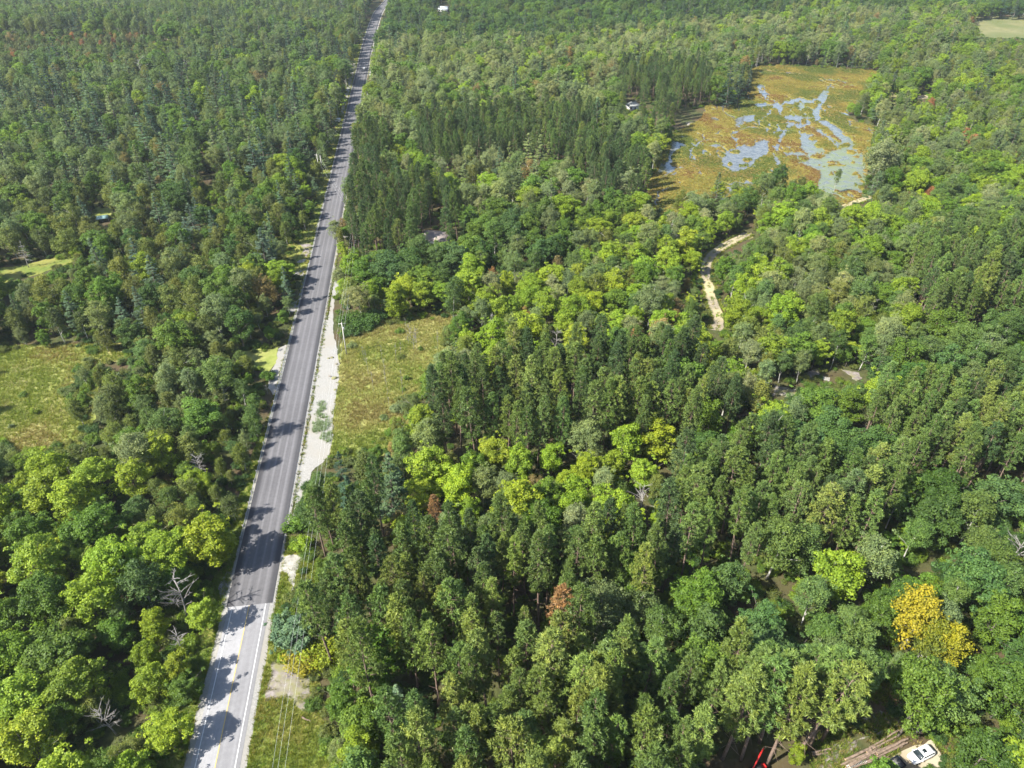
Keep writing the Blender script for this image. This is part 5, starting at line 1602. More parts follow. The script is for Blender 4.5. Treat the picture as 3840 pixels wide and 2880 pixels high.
join_scatter('verge_grass', 'short green and straw grass on the road verges', 'grass',
             spread([VERGE_R_NEAR], 9, 0, .8, 1.7, ['g1', 'g2', 'g2', 'g3'], '', '', ''),
             spread([VERGE_L_NEAR], 6, 0, .8, 1.6, ['g1', 'g1', 'g2'], '', '', ''),
             spread([VERGE_R_FAR, VERGE_L_FAR], 2.2, 0, 1.2, 2.4, ['g1', 'g2', 'g3'], '', '', ''))
ns_ = 5200
s_w = rng.uniform(-20, 620, ns_) ; o_w = rng.choice([-1, 1], ns_) * (4.95 + np.abs(rng.normal(0, .55, ns_)))
o_w = np.where(np.abs(o_w) < 5.2, o_w * 1.04, o_w)
w_p = np.array([along(a, b_, .04) for a, b_ in zip(s_w, o_w)])
w_t = np.array([TINTG[q] for q in ('g1', 'g2', 'g3')])[rng.integers(0, 3, ns_)]
w_s = rng.uniform(.7, 1.5, ns_)
tk = np.concatenate([TR1, TR2])
tn_ = np.roll(tk, -1, 0) - tk; tn_ /= np.linalg.norm(tn_, axis=1)[:, None] + 1e-9
qi = rng.integers(0, len(tk) - 1, 1500); qo = np.where(rng.random(1500) < .08, rng.normal(0, .25, 1500), rng.choice([-1, 1], 1500) * (2.0 + np.abs(rng.normal(0, .5, 1500))))
tw = np.column_stack([tk[qi, 0] + tn_[qi, 1] * qo, tk[qi, 1] - tn_[qi, 0] * qo, np.full(1500, .06)])
w_p = np.concatenate([w_p, tw]); w_t = np.concatenate([w_t, np.array([TINTG[q] for q in ('g1', 'g2', 'g3')])[rng.integers(0, 3, 1500)]]); w_s = np.concatenate([w_s, rng.uniform(1.0, 2.2, 1500)]); ns_ += 1500
scatter('roadside_weeds', low_col, w_p, np.zeros(ns_, int), np.column_stack([np.zeros((ns_, 2)), rng.uniform(0, 6.283, ns_)]), np.column_stack([w_s] * 3), w_t, 'scattered weeds growing through the gravel road shoulders', 'weeds')
ge = fill(GRASSY, 420)
ge = ge[fbm(ge[:, 0] * .45, ge[:, 1] * .3) + rng.normal(0, .08, len(ge)) > .54]
gn = len(ge)
join_scatter('meadow_grass', 'tall sedges and straw grass in the wet meadows', 'grass',
             spread([MEADOW_R], 4.2, 1, .6, 1.2, ['s1', 's2', 's3', 's3', 's4'], '', '', ''),
             spread([MEADOW_L], 3.2, 1, .6, 1.3, ['s1', 's1', 's2', 's2', 's4'], '', '', '', cap=46000),
             (np.column_stack([ge, np.full(gn, .08)]), np.full(gn, 0), np.column_stack([np.zeros((gn, 2)), rng.uniform(0, 6.283, gn)]), np.full((gn, 3), 1.5), np.tile((0.25, 0.32, 0.20), (gn, 1)) * rng.uniform(.7, 1.2, (gn, 1))))
# sedge on the marsh mats
hh = ((MHh > 0.35) & (MEDGE > 0.05)).ravel()
ids = np.nonzero(hh)[0]
ids = rng.choice(ids, min(26000, len(ids)), replace=False)
px_ = MX.ravel()[ids] + rng.uniform(-.4, .4, len(ids)); py_ = MY.ravel()[ids] + rng.uniform(-.6, .6, len(ids)); pz_ = MZ.ravel()[ids] - .05
w = fbm(px_ * .045, py_ * .035, 4)
tm_ = np.array([TINTG[q] for q in ('m1', 'm5', 'm2', 'm4', 'm3')])
kk = np.clip(((w - .30) * 2.5 + rng.normal(0, .10, len(ids))) * 5, 0, 4).astype(int)
ss = rng.uniform(.6, 1.1, len(ids))
scatter('marsh_sedge', low_col, np.column_stack([px_, py_, pz_]), np.full(len(ids), 2), np.column_stack([np.zeros((len(ids), 2)), rng.uniform(0, 6.283, len(ids))]),
        np.column_stack([ss, ss, ss * .8]), tm_[kk] * rng.uniform(.85, 1.15, (len(ids), 1)), 'golden and rust coloured sedge tussocks covering the marsh mats', 'sedge')
# undergrowth below the trees
nu = 26000
yu = 40 + 700 * rng.random(nu) ** 1.2
xu = rng.uniform(-1, 1, nu) * ((yu * CP + CAM_H * SP) * .74 + 10)
u, v, _ = project(xu, yu, 0.8)
okk = ~rast(keep, u, v, False) & (np.abs((np.stack([xu, yu], 1) - RA) @ rnor) > 7.5) & ~in_poly((u * K - Z6[0]) / Z6[2], (v * K - Z6[1]) / Z6[2], MARSH)
st_ = rast(stand, u, v, 0)
pine_ids = [ST_NAMES.index(q) for q in ('pine', 'litpine', 'darkpine')]
okk &= ~(np.isin(st_, pine_ids) & (rng.random(nu) < .3))
xu, yu = xu[okk], yu[okk]
nu = len(xu)
su = rng.uniform(.35, .95, nu)
ut = np.array([TINT[q] for q in ('maple_mid', 'maple_dark', 'maple_lime', 'olive')])[rng.integers(0, 4, nu)] * rng.uniform(.8, 1.1, (nu, 1))
scatter('undergrowth', low_col, np.column_stack([xu, yu, terrain(xu, yu)]), rng.integers(3, 5, nu), np.column_stack([np.zeros((nu, 2)), rng.uniform(0, 6.283, nu)]), np.column_stack([su, su, su * .8]), ut, 'low green undergrowth on the forest floor', 'undergrowth')


cz = fill(crop(*Z2, [(330, 1680), (330, 1420), (520, 1180), (640, 900), (700, 640), (960, 640), (1040, 860), (1300, 1060), (1480, 1250), (1650, 1450), (1650, 1680)]), 2600)
cu, cv, _ = project(cz[:, 0], cz[:, 1], 0)
ck = fbm(cz[:, 0] * .3, cz[:, 1] * .3) + rng.normal(0, .06, len(cz)) > .47
ck &= ~in_poly(cu, cv, YARD)
cz = cz[ck]
cn = len(cz)
cs = rng.uniform(.6, 1.6, cn)
scatter('clearing_weeds', low_col, np.column_stack([cz, np.full(cn, .06)]), np.where(rng.random(cn) < .1, 1, 0), np.column_stack([np.zeros((cn, 2)), rng.uniform(0, 6.283, cn)]), np.column_stack([cs] * 3),
        np.array([TINTG[q] for q in ('g1', 'g1', 'g2', 's4')])[rng.integers(0, 4, cn)], 'rough weeds and grass in the log clearing', 'weeds')

# ------------------------------------------------------------------ guardrails
def guardrail(s0, s1, off, label):
    root = empty('cable_guardrail', along(s0, off, 0.0))
    inv = -np.array(root.location)
    pb = MB()
    pb.box((0, 0, 0.40), (0.20, 0.22, 0.95)); pb.box((-0.13 if off > 0 else 0.13, 0, 0.62), (0.06, 0.16, 0.30))
    pm = pb.mesh('post', M['post'])
    n = int((s1 - s0) / 3.7)
    ang = math.atan2(rdir[1], rdir[0]) - math.pi / 2
    tops = []
    for i in range(n + 1):
        p_ = along(s0 + i * 3.7, off, 0.0)
        o = bpy.data.objects.new('post', pm)
        o.location = p_ + inv; o.rotation_euler = (rng.normal(0, .02), rng.normal(0, .03), ang)
        link(o, root)
        tops.append(p_ + inv)
    side = -0.17 if off > 0 else 0.17
    for zz in (0.48, 0.62, 0.76):
        b = MB()
        b.tube([p_ + np.array([side, 0, zz - (0.0)]) for p_ in tops], [0.022] * len(tops), 4)
        b.build('cable', M['steel'], root)
    for e in (tops[0], tops[-1]):
        b = MB(); b.box(e + np.array([side, 0, 0.2]), (0.35, 0.6, 0.5), ang, 0, 0.7)
        b.build('anchor_block', M['gravel'], root)
    return tag(root, label, 'guardrail')


S_G1 = s_of(1050, 1985)
guardrail(S_G1 - 2, S_G1 + 96, -5.15, 'cable guardrail with short posts along the left road shoulder')
guardrail(S_G1 - 4, S_G1 + 124, 5.0, 'cable guardrail with short posts along the right gravel embankment')

# ------------------------------------------------------------------ power line
def pole_at(px, py, z):
    g = ground_at(px, py, z)
    return np.array([g[0], g[1], 0.0])


def utility_pole(p_, h, rz, label, twin=False):
    root = empty('utility_pole', (p_[0], p_[1], float(terrain(p_[0], p_[1]))), rz)
    b = MB(); b.tube([(0, 0, -.5), (0, 0, h * .5), (0, 0, h)], [.19, .165, .13], 10)
    b.build('pole', M['pole'], root, True)
    if twin:
        b = MB(); b.tube([(1.5, .3, -.5), (1.5, .3, h * .92)], [.18, .13], 10)
        b.build('pole', M['pole'], root, True)
    b = MB(); b.box((0, 0.16, h - .55), (2.2, .10, .12)); b.build('crossarm', M['pole'], root)
    for x in (-.95, 0, .95):
        b = MB(); z0 = h - .49 if x else h
        b.tube([(x, .16 if x else 0, z0), (x, .16 if x else 0, z0 + .12), (x, .16 if x else 0, z0 + .24)], [.04, .07, .03], 8)
        b.build('insulator', M['ceramic'], root, True)
    b = MB(); b.tube([(.32, 0, h - 2.6), (.32, 0, h - 2.5), (.32, 0, h - 1.75), (.32, 0, h - 1.65)], [.12, .2, .2, .12], 10)
    if not twin:
        b.build('transformer', M['steel'], root, True)
    return tag(root, label, 'utility pole', 'utility poles along the road')


PH = 11.6
P1 = np.append(ground_at(1300, 1330)[:2], 0)
P2 = pole_at(1331, 806, PH)
P3 = pole_at(1187, 577, PH)
P4 = pole_at(1376, 342, PH)
P5 = pole_at(1401, 170, PH)
WB = ground_at(1046, 2875, 10.6)
P0 = P1 + (np.array([WB[0], WB[1], 0]) - P1) * 1.25
wire_pts = [P0, P1, P2, P3, P4, P5]
angs = []
for i, p_ in enumerate(wire_pts):
    a = wire_pts[max(0, i - 1)]; b_ = wire_pts[min(5, i + 1)]
    angs.append(math.atan2(b_[1] - a[1], b_[0] - a[0]) - math.pi / 2)
for p_, an, lb, tw in zip(wire_pts, angs, ['utility pole below the near verge carrying the wires', 'tall pale utility pole between white embankment and meadow', 'utility pole by the roadside pines with a wire crossing the road', 'double utility pole left of the road', 'thin utility pole right of the far road by the gravel bank', 'most distant utility pole right of the road'], [0, 0, 0, 1, 0, 0]):
    utility_pole(p_, PH, an, lb, bool(tw))
for w_, x in (('roadside', -.95), ('middle', 0.0), ('field-side', .95)):
    for i in range(5):
        A = wire_pts[i].copy(); B = wire_pts[i + 1].copy()
        for q, an in ((A, angs[i]), (B, angs[i + 1])):
            q[0] += x * math.cos(an); q[1] += x * math.sin(an)
            q[2] = PH + (.2 if x == 0 else -.25) + float(terrain(q[0], q[1]))
        n = 14
        t_ = np.linspace(0, 1, n)[:, None]
        path = A + (B - A) * t_
        path[:, 2] -= 1.1 * 4 * t_[:, 0] * (1 - t_[:, 0])
        b = MB(); b.tube(path, [.012] * n, 4)
        spans = ['over the near verge', 'from the meadow pole to the roadside pines', 'crossing above the road', 'recrossing the far road', 'along the farthest road stretch']
        tag(b.build('overhead_wire', M['wire']), '%s overhead wire %s' % (w_, spans[i]), 'wire', 'overhead wires')

# ------------------------------------------------------------------ vehicles
def loft(b, rings, slot=0, cap=True):
    rings = [np.asarray(r_) for r_ in rings]
    n = len(rings[0])
    V = np.concatenate(rings)
    q = []
    for i in range(len(rings) - 1):
        for k in range(n):
            k2 = (k + 1) % n
            q.append((i * n + k, (i + 1) * n + k, (i + 1) * n + k2, i * n + k2))
    t = []
    if cap:
        for base, rev in ((0, False), ((len(rings) - 1) * n, True)):
            for k in range(1, n - 1):
                t.append((base, base + k, base + k + 1) if not rev else (base, base + k + 1, base + k))
    b.add(V, q, t, .5, slot)


def ring(x, w, z0, z1, wt=None, e=0.16):
    """rounded section across the car at x: half width w, from z0 to z1, narrowing to wt at the top"""
    wt = w if wt is None else wt
    pts = [(-w * .9, z0), (w * .9, z0), (w, z0 + .12), (w, z0 + (z1 - z0) * .55), ((w + wt) / 2, z1 - e * .6), (wt * .86, z1), (0, z1 + .03), (-wt * .86, z1), (-(w + wt) / 2, z1 - e * .6), (-w, z0 + (z1 - z0) * .55), (-w, z0 + .12)]
    return [(x, y, z) for y, z in pts]


def wheel(root, x, y, r=.36, w=.24):
    o = MB(); o.tube([(0, -w / 2, 0), (0, -w / 2 * .8, 0), (0, w / 2 * .8, 0), (0, w / 2, 0)], [r * .86, r, r, r * .86], 18)
    wh = o.build('wheel', M['rubber'], root, True, (x, y, r))
    s_ = 1 if y > 0 else -1
    o = MB(); o.tube([(0, s_ * w * .40, 0), (0, s_ * w * .53, 0)], [r * .62, r * .56], 12)
    o.build('rim', M['alloy'], wh)


def suv(loc, rz, label):
    root = empty('parked_car' if 'yard' in label else 'moving_car', loc, rz)
    b = MB()
    loft(b, [ring(-2.30, .72, .42, .80), ring(-2.24, .86, .32, .96), ring(-1.9, .93, .26, 1.04), ring(-1.0, .94, .24, 1.05), ring(.3, .94, .24, 1.04), ring(1.0, .93, .24, 1.02), ring(1.25, .92, .25, .98), ring(1.9, .89, .27, .90), ring(2.2, .78, .32, .80), ring(2.32, .60, .42, .68)])
    b.build('body', M['car_white'], root, True)
    b = MB()
    loft(b, [ring(-2.12, .80, 1.0, 1.10, .70, .05), ring(-1.92, .86, 1.0, 1.50, .66, .1), ring(-1.5, .87, 1.0, 1.60, .68, .1), ring(-.4, .87, 1.0, 1.63, .69, .1), ring(.25, .86, 1.0, 1.58, .66, .1), ring(1.16, .82, .98, 1.05, .72, .05)])
    b.build('windows', M['glass'], root, True)
    b = MB()
    loft(b, [ring(-2.02, .74, 1.44, 1.53, .66, .02), ring(-1.5, .79, 1.53, 1.65, .71, .02), ring(-.4, .80, 1.55, 1.68, .72, .02), ring(.30, .76, 1.50, 1.62, .68, .02)])
    rf = b.build('roof', M['car_white'], root, True)
    b = MB(); b.box((-.35, 0, 1.722), (.75, .62, .02)); b.build('sunroof', M['glass'], rf)
    for s_ in (-1, 1):
        b = MB(); b.tube([(-1.7, s_ * .63, 1.64), (-1.6, s_ * .63, 1.70), (0, s_ * .63, 1.71), (.1, s_ * .63, 1.64)], [.02] * 4, 6); b.build('roof_rail', M['alloy'], rf)
        for xa, xb, za, zb in ((1.08, .24, 1.06, 1.60), (-.42, -.46, 1.05, 1.62), (-1.30, -1.42, 1.05, 1.61), (-2.06, -1.9, 1.06, 1.52)):
            b = MB(); b.tube([(xa, s_ * .885, za), ((xa + xb) / 2, s_ * .825, (za + zb) / 2), (xb, s_ * .70, zb)], [.045] * 3, 6); b.build('pillar', M['car_white'], root)
        b = MB(); b.box((.92, s_ * 1.02, 1.08), (.14, .20, .14)); bevel(b.build('mirror', M['car_white'], root), .03)
        b = MB(); b.box((2.12, s_ * .66, .72), (.22, .26, .12)); bevel(b.build('headlight', M['lamp'], root), .03)
        b = MB(); b.box((-2.22, s_ * .74, .86), (.12, .18, .30)); bevel(b.build('tail_light', M['lamp_red'], root), .03)
        for x in (-1.38, 1.42):
            wheel(root, x, s_ * .84)
    b = MB(); b.box((2.30, 0, .60), (.08, .8, .16)); b.build('grille', M['rubber'], root)
    b = MB(); b.box((-2.30, 0, .66), (.05, .5, .13)); b.build('number_plate', M['siding'], root)
    return tag(root, label, 'car')


ca = at(*crop(*Z2, [(1205, 1545)])[0]); cb_ = at(*crop(*Z2, [(1372, 1462)])[0])
cc = (ca + cb_) / 2
suv((cc[0], cc[1], .07), math.atan2(ca[1] - cb_[1], ca[0] - cb_[0]), 'white hatchback car with dark sunroof parked on the sand yard')
fc = along(s_of(1363, 262), 1.5, Z_ROAD + .03)
suv(fc, math.atan2(rdir[1], rdir[0]), 'small white car driving far up the grey road')


def pickup(loc, rz, label):
    root = empty('pickup_truck', loc, rz)
    b = MB()
    loft(b, [ring(.35, .95, .35, 1.10), ring(1.35, .95, .35, 1.08), ring(1.6, .94, .36, 1.06), ring(2.5, .92, .38, 1.02), ring(2.72, .80, .45, .88)])
    b.build('body', M['car_dark'], root, True)
    b = MB()
    loft(b, [ring(-.5, .90, 1.05, 1.10, .75, .05), ring(-.4, .90, 1.05, 1.72, .72, .1), ring(.6, .90, 1.05, 1.76, .72, .1), ring(1.4, .86, 1.05, 1.10, .75, .05)])
    b.build('windows', M['glass'], root, True)
    b = MB(); loft(b, [ring(-.46, .70, 1.70, 1.76, .66, .02), ring(.1, .73, 1.73, 1.80, .69, .02), ring(.64, .70, 1.74, 1.79, .66, .02)]); b.build('roof', M['car_dark'], root, True)
    b = MB(); loft(b, [ring(-.55, .95, .36, 1.08), ring(.36, .95, .35, 1.10)]); b.build('door', M['car_dark'], root, True)
    b = MB(); b.box((-1.7, 0, .62), (2.25, 1.62, .10)); b.build('bed_floor', M['gravel_dark'], root)
    for s_ in (-1, 1):
        b = MB(); b.box((-1.7, s_ * .89, .84), (2.3, .13, .56)); bevel(b.build('bed_side', M['car_dark'], root), .04)
        for x in (-1.75, 1.75):
            wheel(root, x, s_ * .84, .39, .26)
    b = MB(); b.box((-2.86, 0, .84), (.08, 1.62, .54)); bevel(b.build('tailgate', M['car_dark'], root), .03)
    b = MB(); b.box((-2.98, 0, .50), (.14, 1.75, .16)); bevel(b.build('bumper', M['alloy'], root), .04)
    b = MB(); b.box((-1.2, .3, .78), (.6, .5, .24), .4); b.build('toolbox', M['steel'], root)
    return tag(root, label, 'truck')


ta = at(*crop(*Z2, [(1120, 1560)])[0]); tb_ = at(*crop(*Z2, [(920, 1668)])[0])
dr = unit(tb_ - ta)
tl = ta + dr * 2.9
pickup((tl[0], tl[1], .07), math.atan2(dr[1], dr[0]), 'dark pickup truck beside the white car, cut by the bottom edge')


def machine(loc, rz):
    root = empty('log_loader', loc, rz)
    b = MB(); b.box((0, 0, .85), (2.6, 1.1, .45)); bevel(b.build('chassis', M['red'], root), .05)
    b = MB(); b.box((.95, 0, 1.35), (1.0, .95, .6), 0, 0, .85); bevel(b.build('engine_hood', M['red'], root), .06)
    b = MB()
    for sx in (-.9, .1):
        for sy in (-.5, .5):
            b.box((sx, sy, 1.75), (.08, .08, 1.3))
    b.box((-.4, 0, 2.44), (1.25, 1.2, .08))
    b.build('cab_frame', M['rubber'], root)
    b = MB(); b.box((-.55, 0, 1.3), (.5, .5, .5)); bevel(b.build('seat', M['rubber'], root), .05)
    b = MB(); b.tube([(-1.2, 0, 1.0), (-1.5, 0, 2.6), (-1.2, .1, 3.6)], [.17, .14, .11], 6); b.build('mast', M['red'], root)
    b = MB(); b.tube([(-1.2, .1, 3.5), (.5, .9, 4.4), (2.2, 1.7, 3.6)], [.13, .15, .09], 6); b.build('boom', M['red'], root)
    b = MB(); b.tube([(-1.3, .05, 2.5), (.4, .85, 4.2)], [.06, .06], 6); b.build('hydraulic_ram', M['steel'], root)
    b = MB()
    for s_ in (-1, 1):
        b.tube([(2.2, 1.7, 3.6), (2.2 + .35 * s_, 1.7, 3.2), (2.2 + .1 * s_, 1.7, 2.8)], [.06, .06, .03], 5)
    b.build('grapple', M['steel'], root)
    for sx, r_ in ((-.85, .62), (1.05, .46)):
        for sy in (-.78, .78):
            wheel(root, sx, sy, r_, .36)
    return tag(root, 'red tractor with a raised loader boom under the pines', 'tractor')


ml = ground_at(2838, 2900)
machine((ml[0], ml[1], 0.05), R(25))

# ------------------------------------------------------------------ logs, brush, ladder
def log(a, b_, r0, z0, label, group):
    a = np.array([a[0], a[1], z0]); b_ = np.array([b_[0], b_[1], z0 + rng.uniform(-.05, .12)])
    L = np.linalg.norm(b_ - a)
    o = empty('felled_log', a, 0)
    m_ = MB()
    n = 6
    t = np.linspace(0, 1, n)[:, None]
    path = (b_ - a) * t
    path[1:-1] += rng.normal(0, .04, (n - 2, 3))
    m_.tube(path, r0 * np.linspace(1.08, .82, n), 9, cap=False)
    m_.build('bark', M['log'], o, True)
    d = unit(b_ - a)
    for p_, rr, sg in ((path[0], r0 * 1.08, 1), (path[-1], r0 * .82, -1)):
        e = MB(); e.tube([p_ - d * .004 * sg, p_ + d * .02 * sg], [rr * .97, rr * .97], 9)
        e.build('cut_end', M['log_end'], o)
    return tag(o, label, 'log', group)


L0 = at(*crop(*Z2, [(640, 1585)])[0]); L1 = at(*crop(*Z2, [(1130, 1352)])[0])
ld = unit(L1 - L0); ln = np.array([-ld[1], ld[0], 0])
LL = np.linalg.norm(L1 - L0)
ORDW = ['first', 'second', 'third', 'fourth', 'fifth', 'sixth', 'seventh', 'eighth', 'ninth', 'tenth', 'eleventh', 'twelfth']
for i in range(7):
    for e in (0, 1):
        s0 = (LL * .46 if e else 0) + rng.uniform(-.9, .9)
        s1 = s0 + LL * .55 + rng.uniform(-.6, .4)
        off = (i % 5 - 2) * .42 + rng.uniform(-.08, .08)
        zz = .22 + (.36 if i > 4 else 0)
        log(L0 + ld * s0 + ln * off, L0 + ld * s1 + ln * (off + rng.uniform(-.5, .5)), rng.uniform(.12, .24), zz + rng.uniform(0, .12),
            '%s felled log counting from the front in the %s half of the long pile' % (ORDW[i], 'far' if e else 'near'), 'logs in the long pile by the white car')
Q0 = at(*crop(*Z2, [(690, 880)])[0]); Q1 = at(*crop(*Z2, [(835, 930)])[0])
qd = unit(Q1 - Q0); qn = np.array([-qd[1], qd[0], 0])
for i in range(8):
    off = (i % 6 - 2.5) * .4
    log(Q0 - qd * 1.5 + qn * off, Q1 + qn * (off + rng.uniform(-.2, .2)) + qd * rng.uniform(-.6, .3), rng.uniform(.13, .18), .2 + (.3 if i > 5 else 0),
        '%s log counting upward in the shaded pile under the pines' % ORDW[i], 'logs in the shaded pile')
for a_, b_, lb in (((340, 1470), (505, 1440), 'brown log lying across the stones by the pine trunks'), ((345, 1492), (480, 1470), 'second brown log lying by the pine trunks'), ((1090, 1055), (1130, 1090), 'short pale log end under the brush pile')):
    log(at(*crop(*Z2, [a_])[0]), at(*crop(*Z2, [b_])[0]), .17, .2, lb, 'loose logs in the clearing')
log(at(*crop(*Z1, [(1005, 1303)])[0]), at(*crop(*Z1, [(1065, 1335)])[0]), .16, .18, 'short pale log lying on the near grass verge', 'loose logs in the clearing')


def brush(px, label, r_, n, mat):
    c = at(*px)
    b = MB()
    for i in range(n):
        a = rng.uniform(0, 6.283); q = r_ * math.sqrt(rng.random()) * .8
        p0 = np.array([math.cos(a) * q, math.sin(a) * q, rng.uniform(.05, .9) * (1 - .6 * q / r_)])
        d = unit(np.array([rng.normal(), rng.normal(), rng.normal() * .35])) * rng.uniform(.8, 2.2)
        b.tube([p0 - d / 2, p0 + rng.normal(0, .08, 3), p0 + d / 2], [.05, .04, .02], 4, cap=False)
    o = b.build('brush_pile', mat, None, True, (c[0], c[1], 0.0))
    return tag(o, label, 'brush pile', kind='stuff')


brush(crop(*Z2, [(1110, 1000)])[0], 'heap of orange-brown cut branches behind the double trunk', 2.0, 110, M['brush'])
brush(crop(*Z2, [(1230, 1210)])[0], 'scatter of grey cut branches on the broken stone', 2.2, 50, M['bark_dead'])
brush(crop(*Z2, [(800, 800)])[0], 'tangle of dead branches in the dark gap under trees', 2.6, 80, M['bark'])
brush(crop(*Z2, [(930, 1490)])[0], 'scatter of thin branches between log pile and pickup', 1.4, 40, M['log'])


def ladder():
    a = at(*crop(*Z2, [(640, 1612)])[0]); b_ = at(*crop(*Z2, [(802, 1562)])[0])
    d = unit(b_ - a); n_ = np.array([-d[1], d[0], 0])
    root = empty('ladder', (a[0], a[1], .62), math.atan2(d[1], d[0]))
    L = float(np.linalg.norm(b_ - a)) + .4
    for s_ in (-.22, .22):
        m_ = MB(); m_.box((L / 2, s_, 0), (L, .05, .09)); m_.build('rail', M['steel'], root)
    for i in range(int(L / .3)):
        m_ = MB(); m_.box((.18 + i * .3, 0, 0.01), (.06, .40, .04)); m_.build('rung', M['steel'], root)
    tag(root, 'aluminium ladder lying on the logs at the bottom edge', 'ladder')


ladder()

# boulders on the embankment
for i, (a, b_, r_) in enumerate([(715, 295, .5), (750, 345, .45), (735, 455, .7), (690, 300, .35), (740, 545, .4), (700, 440, .4)]):
    g = at(*crop(*Z3, [(a, b_)])[0])
    m_ = MB()
    th = np.linspace(0, 2 * math.pi, 9, endpoint=False)
    rings = []
    for zf, rf in ((-.2, .8), (.15, 1.0), (.5, .8), (.72, .42)):
        rr = r_ * rf * (1 + rng.uniform(-.18, .18, 9))
        rings.append(np.stack([np.cos(th) * rr * 1.3, np.sin(th) * rr, np.full(9, zf * r_)], 1))
    loft(m_, rings)
    tag(m_.build('boulder', M['rock'], None, False, (g[0], g[1], .08)), ['%s dark boulder counting down the white embankment' % w_ for w_ in ORDW][i], 'boulder', 'boulders on the embankment')

# ------------------------------------------------------------------ buildings
def house(px, py, zroof, w, d, wall_h, rise, rz, roof_m, label, hip=False):
    g = ground_at(px, py, zroof)
    for _ in range(6):
        g = ground_at(px, py, zroof + float(terrain(g[0], g[1])))
    root = empty('house', (g[0], g[1], float(terrain(g[0], g[1]))), rz)
    b = MB(); b.box((0, 0, wall_h / 2), (w, d, wall_h))
    if not hip:
        for s_ in (-1, 1):
            b.add([(s_ * w / 2, -d / 2, wall_h), (s_ * w / 2, d / 2, wall_h), (s_ * w / 2, 0, wall_h + rise)], None, [(0, 1, 2) if s_ > 0 else (0, 2, 1)])
    b.build('wall', M['siding'], root)
    ov = .45; t = .16
    for s_ in (-1, 1):
        b = MB()
        hx = w / 2 + ov; rx = hx - (d * .45 if hip else 0)
        e = s_ * (d / 2 + ov); ze = wall_h - rise * ov / (d / 2)
        top = [(-hx, e, ze), (hx, e, ze), (rx, 0, wall_h + rise), (-rx, 0, wall_h + rise)]
        V = [(x, y, z + t) for x, y, z in top] + top
        b.add(V, [(0, 1, 2, 3) if s_ < 0 else (3, 2, 1, 0), (7, 6, 5, 4) if s_ < 0 else (4, 5, 6, 7), (0, 4, 5, 1), (1, 5, 6, 2), (2, 6, 7, 3), (3, 7, 4, 0)])
        rf = b.build('roof', roof_m, root)
    if hip:
        for s_ in (-1, 1):
            b = MB(); hx = w / 2 + ov; ze = wall_h - rise * ov / (d / 2)
            b.add([(s_ * hx, -d / 2 - ov, ze + t), (s_ * hx, d / 2 + ov, ze + t), (s_ * (hx - d * .45), 0, wall_h + rise + t), (s_ * hx, -d / 2 - ov, ze), (s_ * hx, d / 2 + ov, ze)], [(0, 1, 4, 3)], [(0, 1, 2)])
            b.build('roof', roof_m, root)
    b = MB(); b.tube([(w * .22, d * .12, wall_h + rise * .6), (w * .22, d * .12, wall_h + rise + .5)], [.13, .13], 8); b.build('chimney', M['steel'], rf)
    b = MB(); b.box((0, -d / 2 - .03, 1.02), (.95, .08, 2.04)); dr_ = b.build('door', M['car_dark'], root)
    b = MB(); b.tube([(.36, -d / 2 - .12, 1.0), (.36, -d / 2 - .06, 1.0)], [.04, .04], 6); b.build('handle', M['steel'], dr_)
    for x in (-w * .34, w * .34):
        for s_ in (-1, 1):
            b = MB(); b.box((x, s_ * (d / 2 + .02), 1.5), (1.3, .10, 1.2)); wd = b.build('window', M['siding'], root)
            b = MB(); b.box((x, s_ * (d / 2 + .065), 1.5), (1.1, .03, 1.0)); b.build('pane', M['glass'], wd)
    for s_ in (-1, 1):
        b = MB(); b.box((s_ * (w / 2 + .02), 0, 1.6), (.10, 1.2, 1.1)); wd = b.build('window', M['siding'], root)
        b = MB(); b.box((s_ * (w / 2 + .065), 0, 1.6), (.03, 1.0, .9)); b.build('pane', M['glass'], wd)
    return tag(root, label, 'house')


house(1640, 872, 4.6, 9.5, 7.5, 2.8, 2.4, R(-9), M['shingle'], 'house with a brown-grey roof among trees right of the road')
house(2376, 384, 4.2, 8.5, 7.5, 2.7, 1.9, R(12), M['shingle_grey'], 'small house with a grey hipped roof near the dark plantation', True)
house(1664, 26, 4.6, 10, 8, 3.0, 2.2, R(-14), M['roof_white'], 'pale-roofed house far off beside the end of the road')

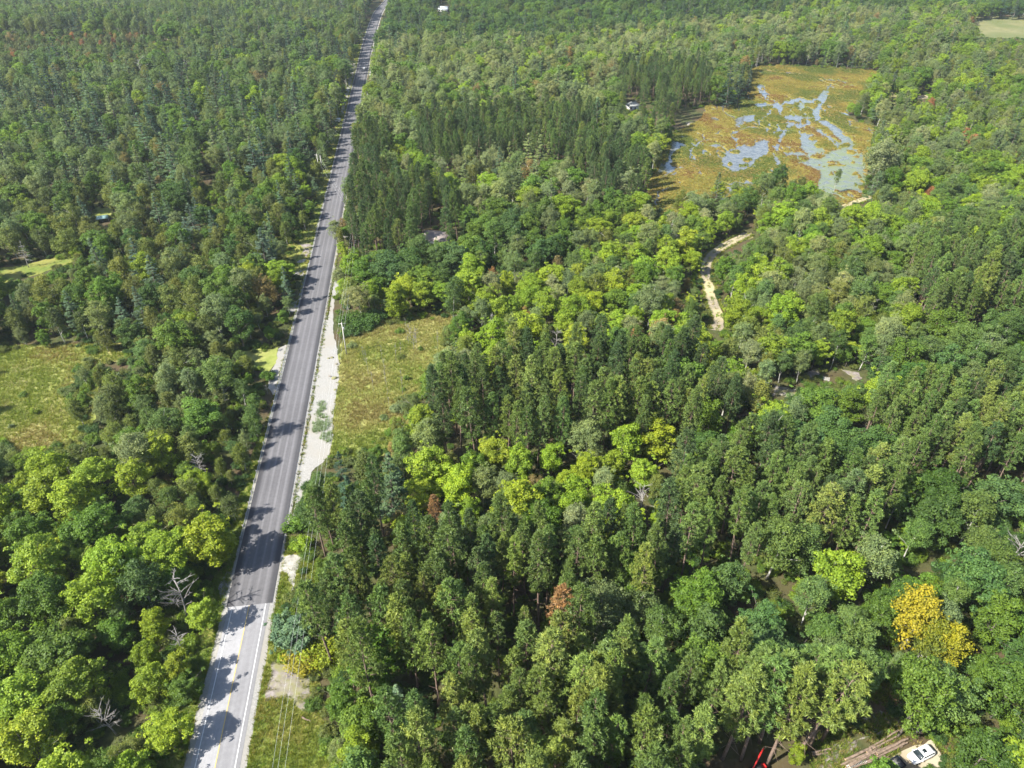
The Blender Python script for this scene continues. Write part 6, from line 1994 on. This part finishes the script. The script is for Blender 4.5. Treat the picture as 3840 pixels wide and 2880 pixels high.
g = ground_at(384, 812, 2.2)
root = empty('canopy_tent', (g[0], g[1], 0.05), R(20))
for sx in (-1, 1):
    for sy in (-1, 1):
        b = MB(); b.tube([(sx * 2.2, sy * 1.5, 0), (sx * 2.2, sy * 1.5, 1.9)], [.04, .04], 6); b.build('leg', M['steel'], root)
for s_ in (-1, 1):
    b = MB(); top = [(-2.5, s_ * 1.8, 1.7), (2.5, s_ * 1.8, 1.7), (2.3, 0, 2.7), (-2.3, 0, 2.7)]
    V = [(x, y, z + .03) for x, y, z in top] + top
    b.add(V, [(0, 1, 2, 3) if s_ < 0 else (3, 2, 1, 0), (7, 6, 5, 4) if s_ < 0 else (4, 5, 6, 7), (0, 4, 5, 1), (1, 5, 6, 2), (2, 6, 7, 3), (3, 7, 4, 0)])
    b.build('canvas_slope', M['canvas'], root)
tag(root, 'pale turquoise canvas canopy in a small yellow clearing', 'canopy')

g = ground_at(1267, 458)
root = empty('box_trailer', (g[0], g[1], 0.0), math.atan2(rdir[1], rdir[0]) + R(70))
b = MB(); b.box((0, 0, 1.45), (3.4, 1.9, 1.9)); bevel(b.build('body', M['siding'], root), .08)
b = MB(); b.box((-1.715, 0, 1.4), (.04, 1.6, 1.6)); dr_ = b.build('door', M['roof_white'], root)
b = MB(); b.box((-1.75, .5, 1.3), (.04, .06, .4)); b.build('handle', M['steel'], dr_)
b = MB(); b.tube([(1.7, .5, .55), (2.9, 0, .5)], [.05, .05], 6); b.tube([(1.7, -.5, .55), (2.9, 0, .5)], [.05, .05], 6); b.build('hitch', M['steel'], root)
for s_ in (-1, 1):
    wheel(root, -.2, s_ * .98, .34, .2)
tag(root, 'small white box trailer by the left edge of the far road', 'trailer')

# ------------------------------------------------------------------ thin summer haze
b = MB(); b.box((0, 3400, 66), (12200, 7400, 140))
hz_m, nt, out = new_mat('thin_haze')
pv = nt.nodes.new('ShaderNodeVolumePrincipled')
pv.inputs['Color'].default_value = (0.84, 0.93, 1.0, 1)
pv.inputs['Density'].default_value = 0.00007
pv.inputs['Anisotropy'].default_value = 0.2
nt.links.new(pv.outputs[0], out.inputs['Volume'])
tag(b.build('haze', hz_m), 'thin bluish summer haze over the far forest', 'haze', kind='stuff')
